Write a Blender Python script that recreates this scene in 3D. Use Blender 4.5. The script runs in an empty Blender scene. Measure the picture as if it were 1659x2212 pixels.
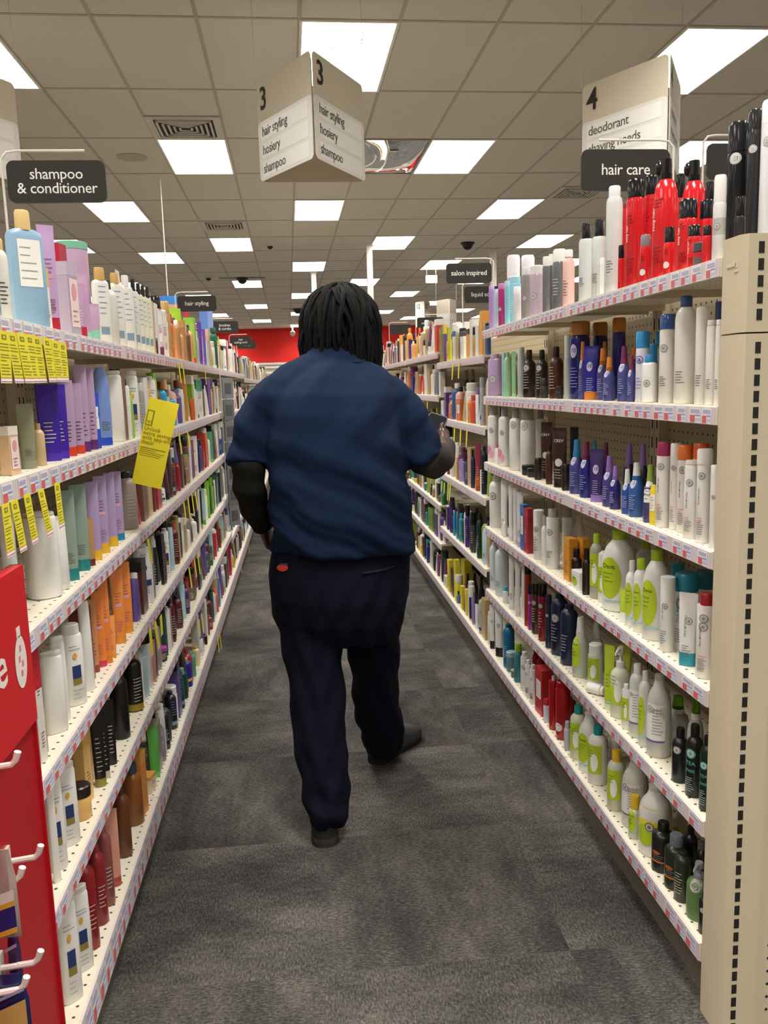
import bpy, math, random
from mathutils import Vector, Matrix, noise
random.seed(7)
SC = bpy.context.scene
COL = SC.collection
# ---------------------------------------------------------------- camera
EYE = 1.40                      # camera height above the carpet
F_PX, PITCH, YAW, ROLL = 1800.35, math.radians(-8.638), math.radians(5.5354), math.radians(-1.69034)
FW, FH = 1659.0, 2212.0
_cy, _sy, _cp, _sp = math.cos(YAW), math.sin(YAW), math.cos(PITCH), math.sin(PITCH)
V_FWD = Vector((_sy * _cp, _cy * _cp, _sp))
_r = Vector((_cy, -_sy, 0)); _u = _r.cross(V_FWD)
V_RIGHT = math.cos(ROLL) * _r + math.sin(ROLL) * _u
V_UP = -math.sin(ROLL) * _r + math.cos(ROLL) * _u
EYEV = Vector((0, 0, EYE))
def make_camera():
    cd = bpy.data.cameras.new('camera'); co = bpy.data.objects.new('camera', cd); COL.objects.link(co)
    cd.sensor_fit = 'VERTICAL'; cd.sensor_height = 24.0; cd.lens = 24.0 * F_PX / FH
    cd.clip_start = 0.05; cd.clip_end = 200
    m = Matrix((V_RIGHT, V_UP, -V_FWD)).transposed().to_4x4(); m.translation = EYEV
    co.matrix_world = m; SC.camera = co
def ray(x, y): return V_FWD + V_RIGHT * ((x - FW / 2) / F_PX) + V_UP * (-(y - FH / 2) / F_PX)
def on_x(x, y, X): d = ray(x, y); return EYEV + d * (X / d.x)
def on_y(x, y, Y): d = ray(x, y); return EYEV + d * (Y / d.y)
def on_z(x, y, Z): d = ray(x, y); return EYEV + d * ((Z - EYE) / d.z)
def to_px(p):
    q = Vector(p) - EYEV; z = q.dot(V_FWD)
    return FW / 2 + F_PX * q.dot(V_RIGHT) / z, FH / 2 - F_PX * q.dot(V_UP) / z, z
# ---------------------------------------------------------------- materials
MATS = {}
def lin(c): return tuple(((v / 12.92) if v <= .04045 else ((v + .055) / 1.055) ** 2.4) for v in c)
def hexc(h): return lin([int(h[i:i + 2], 16) / 255 for i in (0, 2, 4)])
def new_mat(name):
    m = bpy.data.materials.new(name); m.use_nodes = True
    return m, m.node_tree, m.node_tree.nodes['Principled BSDF']
def mat(h, fin='s'):
    """plain procedural material: h = sRGB hex, fin: g gloss, s satin, m matt, x metal, c clear plastic, k cloth"""
    k = (h, fin)
    if k in MATS: return MATS[k]
    m, nt, b = new_mat('colour_%s_%s' % (h, fin))
    c = hexc(h)
    b.inputs['Base Color'].default_value = (*c, 1)
    b.inputs['Roughness'].default_value = {'g': .16, 's': .33, 'm': .75, 'x': .3, 'c': .18, 'k': .9}[fin]
    if fin == 'x': b.inputs['Metallic'].default_value = .75
    if fin == 'c':
        b.inputs['Transmission Weight'].default_value = .72; b.inputs['IOR'].default_value = 1.3
    if fin in 'sm':
        n = nt.nodes.new('ShaderNodeTexNoise'); n.inputs['Scale'].default_value = 35; n.inputs['Detail'].default_value = 2
        mp = nt.nodes.new('ShaderNodeMapRange'); mp.inputs['To Min'].default_value = b.inputs['Roughness'].default_value - .05
        mp.inputs['To Max'].default_value = b.inputs['Roughness'].default_value + .06
        nt.links.new(n.outputs['Fac'], mp.inputs['Value']); nt.links.new(mp.outputs['Result'], b.inputs['Roughness'])
    MATS[k] = m
    return m
def emit(name, h, s):
    if name in MATS: return MATS[name]
    m, nt, b = new_mat(name)
    b.inputs['Base Color'].default_value = (.8, .8, .8, 1)
    b.inputs['Emission Color'].default_value = (*hexc(h), 1); b.inputs['Emission Strength'].default_value = s
    MATS[name] = m
    return m
# ---------------------------------------------------------------- mesh builder
class MB:
    def __init__(s): s.v = []; s.f = []; s.m = []; s.mats = []
    def mi(s, m):
        if m not in s.mats: s.mats.append(m)
        return s.mats.index(m)
    def face(s, ids, m): s.f.append(tuple(ids)); s.m.append(s.mi(m))
    def pts(s, ps):
        n = len(s.v); s.v.extend(tuple(p) for p in ps); return list(range(n, n + len(ps)))
    def quad(s, a, b, c, d, m): s.face(s.pts([a, b, c, d]), m)
    def box(s, x0, x1, y0, y1, z0, z1, m, bev=0):
        if bev:
            return s.prism(rrect(x0, x1, y0, y1, bev, 3), z0, z1, m)
        i = s.pts([(x, y, z) for z in (z0, z1) for x, y in ((x0, y0), (x1, y0), (x1, y1), (x0, y1))])
        for q in ((0, 3, 2, 1), (4, 5, 6, 7), (0, 1, 5, 4), (1, 2, 6, 5), (2, 3, 7, 6), (3, 0, 4, 7)): s.face([i[k] for k in q], m)
    def prism(s, poly, z0, z1, m, tf=None):
        tf = tf or (lambda p: p)
        a = s.pts([tf((x, y, z0)) for x, y in poly]); b = s.pts([tf((x, y, z1)) for x, y in poly]); n = len(poly)
        s.face(a[::-1], m); s.face(b, m)
        for i in range(n): s.face((a[i], a[(i + 1) % n], b[(i + 1) % n], b[i]), m)
    def loft(s, rings, m, caps=True):
        """rings of equal length; m one material or one per band"""
        ids = [s.pts(r) for r in rings]; n = len(rings[0])
        for k in range(len(ids) - 1):
            mm = m[k] if isinstance(m, list) else m
            for i in range(n): s.face((ids[k][i], ids[k][(i + 1) % n], ids[k + 1][(i + 1) % n], ids[k + 1][i]), mm)
        if caps:
            s.face(ids[0][::-1], m[0] if isinstance(m, list) else m); s.face(ids[-1], m[-1] if isinstance(m, list) else m)
    def tube(s, pts, r, m, n=8, caps=True):
        pts = [Vector(p) for p in pts]; rings = []; prev = None
        for i, p in enumerate(pts):
            t = (pts[min(i + 1, len(pts) - 1)] - pts[max(i - 1, 0)]).normalized()
            a = prev if prev is not None else (Vector((0, 0, 1)) if abs(t.z) < .9 else Vector((1, 0, 0)))
            a = (a - t * a.dot(t)).normalized(); b = t.cross(a); prev = a
            rr = r[i] if isinstance(r, (list, tuple)) else r
            ra, rb = rr if isinstance(rr, (list, tuple)) else (rr, rr)
            rings.append([p + a * (ra * math.cos(2 * math.pi * k / n)) + b * (rb * math.sin(2 * math.pi * k / n)) for k in range(n)])
        s.loft(rings, m, caps)
    def ball(s, c, r, m, n=12, k=8):
        rx, ry, rz = r if isinstance(r, (tuple, list)) else (r, r, r)
        rings = []
        for j in range(k + 1):
            a = -math.pi / 2 + math.pi * (j * .96 + .02 * k) / k
            rings.append([(c[0] + rx * math.cos(a) * math.cos(2 * math.pi * i / n), c[1] + ry * math.cos(a) * math.sin(2 * math.pi * i / n), c[2] + rz * math.sin(a)) for i in range(n)])
        s.loft(rings, m)
    def add(s, verts, faces, m):
        o = len(s.v); s.v.extend(tuple(v) for v in verts); k = s.mi(m)
        for f in faces: s.f.append(tuple(i + o for i in f)); s.m.append(k)
    def mesh(s, name, org=(0, 0, 0), smooth=38):
        me = bpy.data.meshes.new(name)
        ox, oy, oz = org
        me.from_pydata([(x - ox, y - oy, z - oz) for x, y, z in s.v], [], s.f)
        for m in s.mats: me.materials.append(m)
        me.polygons.foreach_set('material_index', s.m)
        if smooth:
            me.polygons.foreach_set('use_smooth', [True] * len(s.f)); me.set_sharp_from_angle(angle=math.radians(smooth))
        me.update()
        return me
    def build(s, name, parent=None, org=(0, 0, 0), smooth=38):
        o = bpy.data.objects.new(name, s.mesh(name, org, smooth)); COL.objects.link(o)
        if parent is not None: o.parent = parent
        else: o.location = org
        return o
def rrect(x0, x1, y0, y1, r, n=4):
    out = []
    for cx, cy, a0 in ((x1 - r, y1 - r, 0), (x0 + r, y1 - r, 90), (x0 + r, y0 + r, 180), (x1 - r, y0 + r, 270)):
        for k in range(n + 1):
            a = math.radians(a0 + 90 * k / n); out.append((cx + r * math.cos(a), cy + r * math.sin(a)))
    return out
def tag(o, label=None, cat=None, group=None, kind=None):
    if label: o['label'] = label
    if cat: o['category'] = cat
    if group: o['group'] = group
    if kind: o['kind'] = kind
    return o
def thing(name, label, cat, loc=(0, 0, 0), rz=0, group=None):
    o = bpy.data.objects.new(name, None); COL.objects.link(o); o.location = loc; o.rotation_euler = (0, 0, rz)
    o.empty_display_size = .05
    return tag(o, label, cat, group)
def struct(o): o['kind'] = 'structure'; return o
def copy_thing(root, loc, rz=None):
    c = root.copy(); COL.objects.link(c); c.location = loc
    if rz is not None: c.rotation_euler = (0, 0, rz)
    for ch in list(root.children):
        d = ch.copy(); COL.objects.link(d); d.parent = c
        for g in list(ch.children):
            e = g.copy(); COL.objects.link(e); e.parent = d
    return c
TXT = {}
def text(s, bold=0.0, spacing=1.0, align='LEFT'):
    """flat glyph mesh of a string at size 1: (verts2d, faces)"""
    k = (s, bold, spacing, align)
    if k not in TXT:
        cu = bpy.data.curves.new('t', 'FONT'); cu.body = s; cu.size = 1; cu.offset = bold; cu.resolution_u = 2; cu.space_character = spacing
        cu.align_x = align; cu.space_line = .85
        ob = bpy.data.objects.new('t', cu); COL.objects.link(ob); bpy.context.view_layer.update()
        me = ob.to_mesh(); TXT[k] = ([(v.co.x, v.co.y) for v in me.vertices], [tuple(p.vertices) for p in me.polygons])
        ob.to_mesh_clear(); bpy.data.objects.remove(ob); bpy.data.curves.remove(cu)
    return TXT[k]
def put_text(mb, s, m, org, ex, ey, size, bold=0.0, align='LEFT', spacing=1.0, lift=0.0):
    """lettering laid on the plane org + u*ex + v*ey"""
    v, f = text(s, bold, spacing, align); org, ex, ey = Vector(org), Vector(ex), Vector(ey); n = ex.cross(ey)
    mb.add([org + ex * (x * size) + ey * (y * size) + n * lift for x, y in v], f, m)
DEL = math.radians(.7)           # the ceiling grid stands a little askew to the aisle
def cg(x, y): return (x * math.cos(DEL) - y * math.sin(DEL), x * math.sin(DEL) + y * math.cos(DEL))
def smoothstep(a, b, x):
    t = max(0, min(1, (x - a) / (b - a))); return t * t * (3 - 2 * t)
# ---------------------------------------------------------------- room shell
CEIL = EYE + 2.188
GX, GY, TW, TL = .1676, 5.4002, .6096, 1.2192          # ceiling grid: origin, tile width and length
RX0, RX1, RY0, RY1 = -7.2, 9.4, -3.6, 31.7
def carpet_mat():
    m, nt, b = new_mat('grey_carpet'); N, L = nt.nodes, nt.links
    tc = N.new('ShaderNodeTexCoord')
    def mapped(scale, rot=0):
        mp = N.new('ShaderNodeMapping'); mp.inputs['Scale'].default_value = scale; mp.inputs['Rotation'].default_value = (0, 0, rot)
        L.new(tc.outputs['Object'], mp.inputs['Vector']); return mp
    def noise_(vec, sc, det=4, rough=.6):
        n = N.new('ShaderNodeTexNoise'); n.inputs['Scale'].default_value = sc; n.inputs['Detail'].default_value = det; n.inputs['Roughness'].default_value = rough
        L.new(vec.outputs[0], n.inputs['Vector']); return n
    ch = N.new('ShaderNodeTexChecker'); ch.inputs['Scale'].default_value = 1 / .61; L.new(tc.outputs['Object'], ch.inputs['Vector'])
    pa = noise_(mapped((1.0, 2.0, 1)), 1.9, 6, .72); pb = noise_(mapped((2.0, 1.0, 1)), 1.9, 6, .72)
    big = N.new('ShaderNodeMix'); big.data_type = 'FLOAT'; L.new(ch.outputs['Fac'], big.inputs[0]); L.new(pa.outputs['Fac'], big.inputs[2]); L.new(pb.outputs['Fac'], big.inputs[3])
    rib = noise_(mapped((210, 70, 1)), 1.0, 2, .5); rib2 = noise_(mapped((70, 210, 1)), 1.0, 2, .5)
    rr = N.new('ShaderNodeMix'); rr.data_type = 'FLOAT'; L.new(ch.outputs['Fac'], rr.inputs[0]); L.new(rib.outputs['Fac'], rr.inputs[2]); L.new(rib2.outputs['Fac'], rr.inputs[3])
    fine = noise_(mapped((1, 1, 1)), 170, 2, .6)
    # per tile tint
    br = N.new('ShaderNodeTexWhiteNoise'); br.noise_dimensions = '2D'
    fl = N.new('ShaderNodeVectorMath'); fl.operation = 'SCALE'; fl.inputs['Scale'].default_value = 1 / .61; L.new(tc.outputs['Object'], fl.inputs[0])
    fr = N.new('ShaderNodeVectorMath'); fr.operation = 'FLOOR'; L.new(fl.outputs[0], fr.inputs[0]); L.new(fr.outputs[0], br.inputs['Vector'])
    def math_(op, a, bb):
        q = N.new('ShaderNodeMath'); q.operation = op
        for i, x in enumerate((a, bb)):
            if isinstance(x, (int, float)): q.inputs[i].default_value = x
            else: L.new(x, q.inputs[i])
        return q.outputs[0]
    s = math_('ADD', math_('MULTIPLY', big.outputs[0], 1.15), math_('MULTIPLY', br.outputs['Value'], .05))
    s = math_('ADD', s, math_('MULTIPLY', rr.outputs[0], .75)); s = math_('ADD', s, math_('MULTIPLY', fine.outputs['Fac'], .6))
    s = math_('SUBTRACT', s, .80)
    cr = N.new('ShaderNodeValToRGB'); e = cr.color_ramp.elements
    e[0].position = .15; e[0].color = (*hexc('2b2a29'), 1); e[1].position = .9; e[1].color = (*hexc('8a8174'), 1)
    for p, h in ((.38, '42403d'), (.55, '585550'), (.72, '6f685f')):
        q = e.new(p); q.color = (*hexc(h), 1)
    L.new(s, cr.inputs['Fac']); L.new(cr.outputs['Color'], b.inputs['Base Color'])
    b.inputs['Roughness'].default_value = .95; b.inputs['Specular IOR Level'].default_value = .1
    bp = N.new('ShaderNodeBump'); bp.inputs['Strength'].default_value = .5; bp.inputs['Distance'].default_value = .004
    L.new(rr.outputs[0], bp.inputs['Height']); L.new(bp.outputs['Normal'], b.inputs['Normal'])
    return m
def ceiling_mat():
    m, nt, b = new_mat('ceiling_tile'); N, L = nt.nodes, nt.links
    tc = N.new('ShaderNodeTexCoord'); n = N.new('ShaderNodeTexNoise'); n.inputs['Scale'].default_value = 60; n.inputs['Detail'].default_value = 3
    L.new(tc.outputs['Object'], n.inputs['Vector'])
    cr = N.new('ShaderNodeValToRGB'); cr.color_ramp.elements[0].color = (*hexc('d0c8ba'), 1); cr.color_ramp.elements[1].color = (*hexc('dcd4c6'), 1)
    L.new(n.outputs['Fac'], cr.inputs['Fac']); L.new(cr.outputs['Color'], b.inputs['Base Color']); b.inputs['Roughness'].default_value = .9
    return m
def room():
    mb = MB(); mb.box(RX0, RX1, RY0, RY1, -.1, 0, carpet_mat()); struct(mb.build('floor'))
    mb = MB(); mb.box(RX0, RX1, RY0, RY1, CEIL, CEIL + .08, ceiling_mat()); struct(mb.build('ceiling'))
    g = MB(); gm = mat('b4ab9c', 'm'); hw = .011
    i = math.floor((RX0 - GX) / TW) + 1
    while GX + i * TW < RX1:
        x = GX + i * TW; g.box(x - hw, x + hw, RY0, RY1, CEIL - .004, CEIL, gm); i += 1
    j = math.floor((RY0 - GY) / TL) + 1
    while GY + j * TL < RY1:
        y = GY + j * TL; g.box(RX0, RX1, y - hw, y + hw, CEIL - .0045, CEIL, gm); j += 1
    tr1 = struct(g.build('trim_1')); tr1.rotation_euler = (0, 0, DEL)
    wm = mat('d8d2c6', 'm')
    for n, a in (('wall_left', (RX0 - .1, RX0, RY0, RY1)), ('wall_right', (RX1, RX1 + .1, RY0, RY1)), ('wall_front', (RX0, RX1, RY0 - .1, RY0)), ('wall_back', (RX0, RX1, RY1, RY1 + .1))):
        mb = MB(); mb.box(*a, 0, CEIL, wm); struct(mb.build(n))
    mb = MB(); mb.box(RX0, RX1, RY1 - .06, RY1, 2.36, CEIL, mat('e2231b', 'm')); struct(mb.build('trim_2'))
    mb = MB()
    for z in (1.55, 1.75, 1.95, 2.15, 2.28): mb.box(RX0, RX1, RY1 - .09, RY1 - .0, z, z + .07, mat('ece8de', 'm'))
    struct(mb.build('trim_3'))
def lights():
    fm = mat('e6e1d6', 's'); lm = emit('lamp_diffuser', 'fff9f0', LAMP); bm = mat('d9d4c8', 's')
    f = MB(); w, l = TW, TL; t = .018
    for a in ((0, t, 0, l), (w - t, w, 0, l), (t, w - t, 0, t), (t, w - t, l - t, l)): f.box(a[0], a[1], a[2], a[3], -.012, -.001, fm)
    d = MB(); d.box(t, w - t, t, l - t, -.006, -.0015, lm)
    lv = MB()
    for k in range(1, 3): lv.box(t + (w - 2 * t) * k / 3 - .002, t + (w - 2 * t) * k / 3 + .002, t, l - t, -.0085, -.006, bm)
    for k in range(1, 6): lv.box(t, w - t, t + (l - 2 * t) * k / 6 - .002, t + (l - 2 * t) * k / 6 + .002, -.0085, -.006, bm)
    first = None
    cells = [(c, r) for r in range(-6, 21) for c in range(-10, 13) if (c % 4 == 0 and r % 4 == 0) or (c % 4 == 2 and r % 4 == 2)]
    cells.remove((-4, 8)); cells.append((-4, 7))
    cells = [(c, r) for c, r in cells if RX0 < GX + c * TW and GX + (c + 1) * TW < RX1 and RY0 < GY + r * TL and GY + (r + 1) * TL < RY1 - .1]
    aisle = lambda c: {0: 'above the middle aisle', -2: 'above the left rack', 2: 'above the right rack', -4: 'over the next left aisle', 4: 'over the next right aisle', 6: 'over the second rack rightward', -6: 'over the second rack leftward',
                       8: 'two aisles to the right', 10: 'over the third rack rightward', 12: 'three aisles to the right', -8: 'two aisles to the left', -10: 'over the third rack leftward'}[c]
    seen = {}
    for c, r in sorted(cells, key=lambda q: q[1]):
        loc = (*cg(GX + c * TW, GY + r * TL), CEIL)
        if first is None:
            first = thing('ceiling_light', '', 'light', loc, DEL, group='lit ceiling panels'); f.build('frame', first); d.build('diffuser', first); lv.build('louvre', first); o = first; ld = bpy.data.lights.new('lamp', 'AREA'); ld.shape = 'RECTANGLE'; ld.size = w - .05; ld.size_y = l - .05; ld.energy = WATT; ld.color = (1, .975, .93); ld.spread = math.radians(SPREAD); lo = bpy.data.objects.new('lamp', ld); COL.objects.link(lo); lo.parent = first; lo.location = (w / 2, l / 2, -.0135)
        else: o = copy_thing(first, loc)
        ahead = GY + r * TL > .3
        key = (c, ahead); seen[key] = seen.get(key, 0) + 1
        o['label'] = 'lit ceiling panel %s, %s %s' % (aisle(c), ['first', 'second', 'third', 'fourth', 'fifth', 'sixth', 'seventh', 'eighth'][seen[key] - 1], 'counting away from the camera' if ahead else 'behind the camera')
def ceiling_bits():
    # square air diffusers
    for (c, r, lab) in ((-2, 1.5, 'square metal ceiling vent directly in front of the second left ceiling light'), (-2, 5, 'square ceiling vent further along above the left rack'), (5, 3.5, 'square ceiling vent beside the hair care sign'), (6.8, 1.4, 'ceiling vent at the right edge above the white bottle')):
        x, y = cg(GX + c * TW, GY + r * TL)
        t = thing('ceiling_vent', lab, 'vent', (x, y, CEIL), DEL, group='ceiling vents')
        fr = MB(); m = mat('c9c2b4', 's')
        for a in ((0, .6, 0, .06), (0, .6, .54, .6), (0, .06, .06, .54), (.54, .6, .06, .54)): fr.box(*a, -.014, -.004, m)
        fr.build('frame', t)
        bk = MB(); bk.box(.06, .54, .06, .54, -.005, -.0045, mat('2b2722', 'm')); bk.build('backing', t)
        sl = MB()
        for k in range(5):
            i = .075 + k * .042; w = .018
            for a in ((i, .6 - i, i, i + w), (i, .6 - i, .6 - i - w, .6 - i), (i, i + w, i, .6 - i), (.6 - i - w, .6 - i, i, .6 - i)): sl.box(*a, -.026 + k * .002, -.008, m)
        sl.build('slat', t)
    # dome cameras
    for px, py, s, lab, plate in ((1010, 524, .1, 'black dome security camera on the ceiling right of the middle lights', 0), (583, 527, .055, 'small white ceiling camera with dark lens near the centre', 1), (450, 597, .06, 'small white ceiling camera above the left sign', 1), (523, 600, .11, 'black dome camera on a long plate above the left aisle', 2), (643, 667, .13, 'black dome camera on a plate just left of the head', 2)):
        p = on_z(px, py, CEIL)
        t = thing('dome_camera', lab, 'camera', p, group='ceiling cameras')
        a = MB(); a.tube([(0, 0, 0), (0, 0, -.02), (0, 0, -.035)], [s * 1.1, s * 1.1, s * .95], mat('d8d2c8' if plate == 1 else '26231f', 's'), 20); a.build('base', t)
        b = MB(); b.ball((0, 0, -.035), (s * .85, s * .85, s * .8), mat('121110', 'g'), 18, 8); b.build('dome', t)
        if plate == 2:
            q = MB(); q.box(-.45, .45, -.1, .1, -.006, -.001, mat('8d8478', 'm')); q.build('plate', t)
    p = on_z(285, 339, CEIL); a = MB(); a.tube([(0, 0, 0), (0, 0, -.008)], .14, mat('b5ab9b', 'm'), 28)
    tag(a.build('ceiling_speaker', None), 'round flat ceiling speaker left of the second light', 'speaker').location = p
    # convex mirror tile
    x, y = cg(GX + TW, GY + 2 * TL)
    t = thing('security_mirror', 'bulging square ceiling mirror reflecting the store beside the third light', 'mirror', (x, y, CEIL), DEL)
    mm, nt, b = new_mat('mirror_film'); b.inputs['Base Color'].default_value = (.88, .89, .9, 1); b.inputs['Metallic'].default_value = 1; b.inputs['Roughness'].default_value = .03
    q = MB(); n = 20; ids = []
    for j in range(n + 1):
        for i in range(n + 1):
            u, v = i / n, j / n; z = -.004 - .075 * (math.sin(math.pi * u) ** .8) * (math.sin(math.pi * v) ** .8)
            ids.append((.012 + u * (TW - .024), .012 + v * (TL - .024), z))
    k = q.pts(ids)
    for j in range(n):
        for i in range(n): a = j * (n + 1) + i; q.face((k[a], k[a + n + 1], k[a + n + 2], k[a + 1]), mm)
    q.build('mirror_film', t, smooth=180)
    fr = MB()
    for a in ((0, TW, 0, .014), (0, TW, TL - .014, TL), (0, .014, .014, TL - .014), (TW - .014, TW, .014, TL - .014)): fr.box(*a, -.01, -.002, mat('8a8378', 's'))
    fr.build('frame', t)
    # poles from the ceiling down to the racks
    for px, py, x2, zb, lab in ((797, 527, 0, 1.62, 'white square post standing behind the right side of the head'), (677, 587, 0, 1.62, 'white square post behind the left side of the head'), (1065, 537, 0, 1.62, 'white square post beside the salon sign')):
        p = on_z(px, py, CEIL); a = MB(); a.box(-.045, .045, -.045, .045, zb, CEIL, mat('d9d4ca', 's'))
        a.box(-.07, .07, -.07, .07, CEIL - .03, CEIL, mat('d9d4ca', 's')); a.box(-.07, .07, -.07, .07, 0, .03, mat('d9d4ca', 's')); a.box(-.045, .045, -.045, .045, .03, zb, mat('d9d4ca', 's'))
        o = a.build('power_pole'); o.location = (p.x, p.y, 0); tag(o, lab, 'pole', 'white power poles')
    p = on_y(932, 603, 16.3); a = MB(); a.box(-.11, .11, -.003, .003, -.07, .07, mat('f1ede2', 'm'))
    a.box(-.08, .08, -.004, -.003, -.005, .005, mat('8a8378', 'm')); a.box(-.08, .03, -.004, -.003, -.03, -.022, mat('8a8378', 'm'))
    for sx in (-.09, .09): a.tube([(sx, 0, .07), (sx, 0, CEIL - p.z)], .002, mat('bdb6a8', 's'), 6)
    o = a.build('hanging_card'); o.location = p; tag(o, 'small white card hanging below a ceiling light near the salon sign', 'sign')
# ---------------------------------------------------------------- signs
DARK = lambda: mat('33302d', 's')
def aisle_sign(cx, cy, num, rows, lab, z0=2.59, h=.53, s=.62):
    t = thing('aisle_sign', lab, 'sign', (cx, cy, z0), group='three-sided aisle signs')
    A, B, C = Vector((0, 0, 0)), Vector((-s / 2, s * .866, 0)), Vector((s / 2, s * .866, 0))
    for (P, Q) in ((B, A), (A, C), (C, B)):
        ex = (Q - P).normalized(); L = (Q - P).length; ey = Vector((0, 0, 1)); n = ex.cross(ey)
        tf = lambda p, P=P, ex=ex, ey=ey, n=n: P + ex * p[0] + ey * p[1] + n * p[2]
        b = MB(); b.prism(rrect(.012, L - .012, 0, h, .03, 5), -.003, .0, mat('cfc4b0', 'm'), tf); pn = b.build('panel', t)
        w = MB(); w.prism(rrect(.012, L - .012, .0, h * .60, .028, 5), .0004, .0014, mat('e2e0da', 's'), tf)
        for k in range(3):
            y0 = h * (.41 - .19 * k)
            w.prism([(.05, y0), (L - .05, y0), (L - .05, y0 + h * .155), (.05, y0 + h * .155)], .0016, .0024, mat('eeece6', 's'), tf)
        w.build('insert', pn); pn.children[0]['label'] = 'white insert with three rows'
        x = MB(); dk = mat('25221f', 'm')
        put_text(x, num, dk, tf((.045, h * .72, .003)), ex, ey, .17, .014)
        for k, r in enumerate(rows): put_text(x, r, mat('4a4844', 'm'), tf((.06, h * (.447 - .19 * k), .004)), ex, ey, .075, .0, spacing=.92)
        x.build('lettering', pn)
    wr = MB()
    for P in (B, C): wr.tube([P + Vector((0, 0, h)), P + Vector((0, 0, CEIL - z0))], .0015, mat('c4beb2', 's'), 6)
    wr.tube([A + Vector((0, .12, h * .6)), A + Vector((0, .12, h))], .003, mat('c4beb2', 's'), 6)
    wr.build('wire', t)
    return t
def blade_sign(x0, Y, z0, lines, lab, w=.265, h=.112, size=.04, side=-1):
    """dark plate held out over the aisle edge by a bent white wire; side -1: the wire rises on the rack side at the left"""
    t = thing('category_sign', lab, 'sign', (x0, Y, z0), group='dark category signs')
    b = MB(); b.prism(rrect(0, w, 0, h, .02, 5), -.004, .004, DARK(), lambda p: Vector((p[0], p[2], p[1]))); pl = b.build('plate', t)
    x = MB(); m = mat('f0ede6', 'm')
    n = len(lines)
    for k, s in enumerate(lines):
        put_text(x, s, m, (w / 2, -.0046, h / 2 - size * .28 + (n - 1) * size * .45 - k * size * .92), (1, 0, 0), (0, 0, 1), size, .004, 'CENTER', spacing=.95)
    x.build('lettering', pl)
    wr = MB(); wm = mat('e4dfd5', 's'); r = .0035
    sx = -.012 if side < 0 else w + .012; ex = w * .8 if side < 0 else w * .2; bx = .03 if side < 0 else w - .03
    wr.tube([(sx, 0, -z0 + 1.655), (sx, 0, h - .01), (sx, 0, h + .005), ((sx + bx) / 2 + (-.006 if side < 0 else .006), 0, h + .022), (bx, 0, h + .026), (ex, 0, h + .026)], r, wm, 8)
    wr.build('wire_holder', t)
    return t
def signs():
    aisle_sign(.139, 4.6, '3', ('hair styling', 'hosiery', 'shampoo'), 'three-sided hanging aisle sign numbered 3 above the middle aisle')
    aisle_sign(2.061, 4.6, '4', ('deodorant', 'shaving needs'), 'three-sided hanging aisle sign numbered 4 behind the hair care sign')
    aisle_sign(-1.806, 4.6, '', (), 'pale hanging aisle sign cut off by the left edge above the shampoo sign')
    def far_sign(px, py0, py1, Y, num, rows, lab):
        p = on_y(px, py1, Y); q = on_y(px, py0, Y); h = q.z - p.z
        aisle_sign(p.x, Y, num, rows, lab, p.z, h, h * .62)
    far_sign(972, 645, 720, 15.5, '', (), 'distant narrow white aisle sign above the white boxes on the right rack')
    far_sign(918, 650, 705, 21, '12', (), "distant aisle sign numbered 12 above the men's shave sign")
    blade_sign(-.773, 2.5, 1.928, ('shampoo', '& conditioner'), 'dark sign reading shampoo & conditioner over the left rack', size=.041)
    blade_sign(-.805, 6.0, 1.942, ('hair styling',), 'dark sign reading hair styling over the left rack', size=.04, h=.105)
    blade_sign(-.833, 8.55, 1.96, ('brushes', '& combs'), 'dark sign reading brushes & combs over the left rack', size=.037)
    p = on_y(498, 747, 10.9); blade_sign(p.x, 10.9, p.z, ('hair', 'styling tools'), 'dark sign reading hair styling tools before the red wall', size=.037)
    p = on_y(513, 754, 12.4); blade_sign(p.x, 12.4, p.z, ('hosiery',), 'dark sign reading hosiery partly behind the styling tools sign', size=.037)
    blade_sign(.836, 2.45, 1.937, ('hair care',), 'dark sign reading hair care over the red cans', size=.044, side=1, h=.115)
    p = on_y(964, 613, 4.85); blade_sign(p.x, 4.85, p.z, ('salon inspired',), 'dark sign reading salon inspired over the right rack', size=.04, side=1)
    p = on_y(1003, 655, 5.9); blade_sign(p.x, 5.9, p.z, ('liquid soap',), 'dark sign reading liquid soap below the salon inspired sign', size=.042)
    p = on_y(901, 711, 8.4); blade_sign(p.x, 8.4, p.z, ("men's shave",), "dark sign reading men's shave over the far right rack", size=.038)
    p = on_y(843, 722, 10.3); blade_sign(p.x, 10.3, p.z, (), 'plain dark distant sign just right of the head', side=-1)
    p = on_y(1525, 388, 2.75); blade_sign(p.x, 2.75, p.z, (), 'dark blank category sign behind the red cans and black cans')
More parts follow.
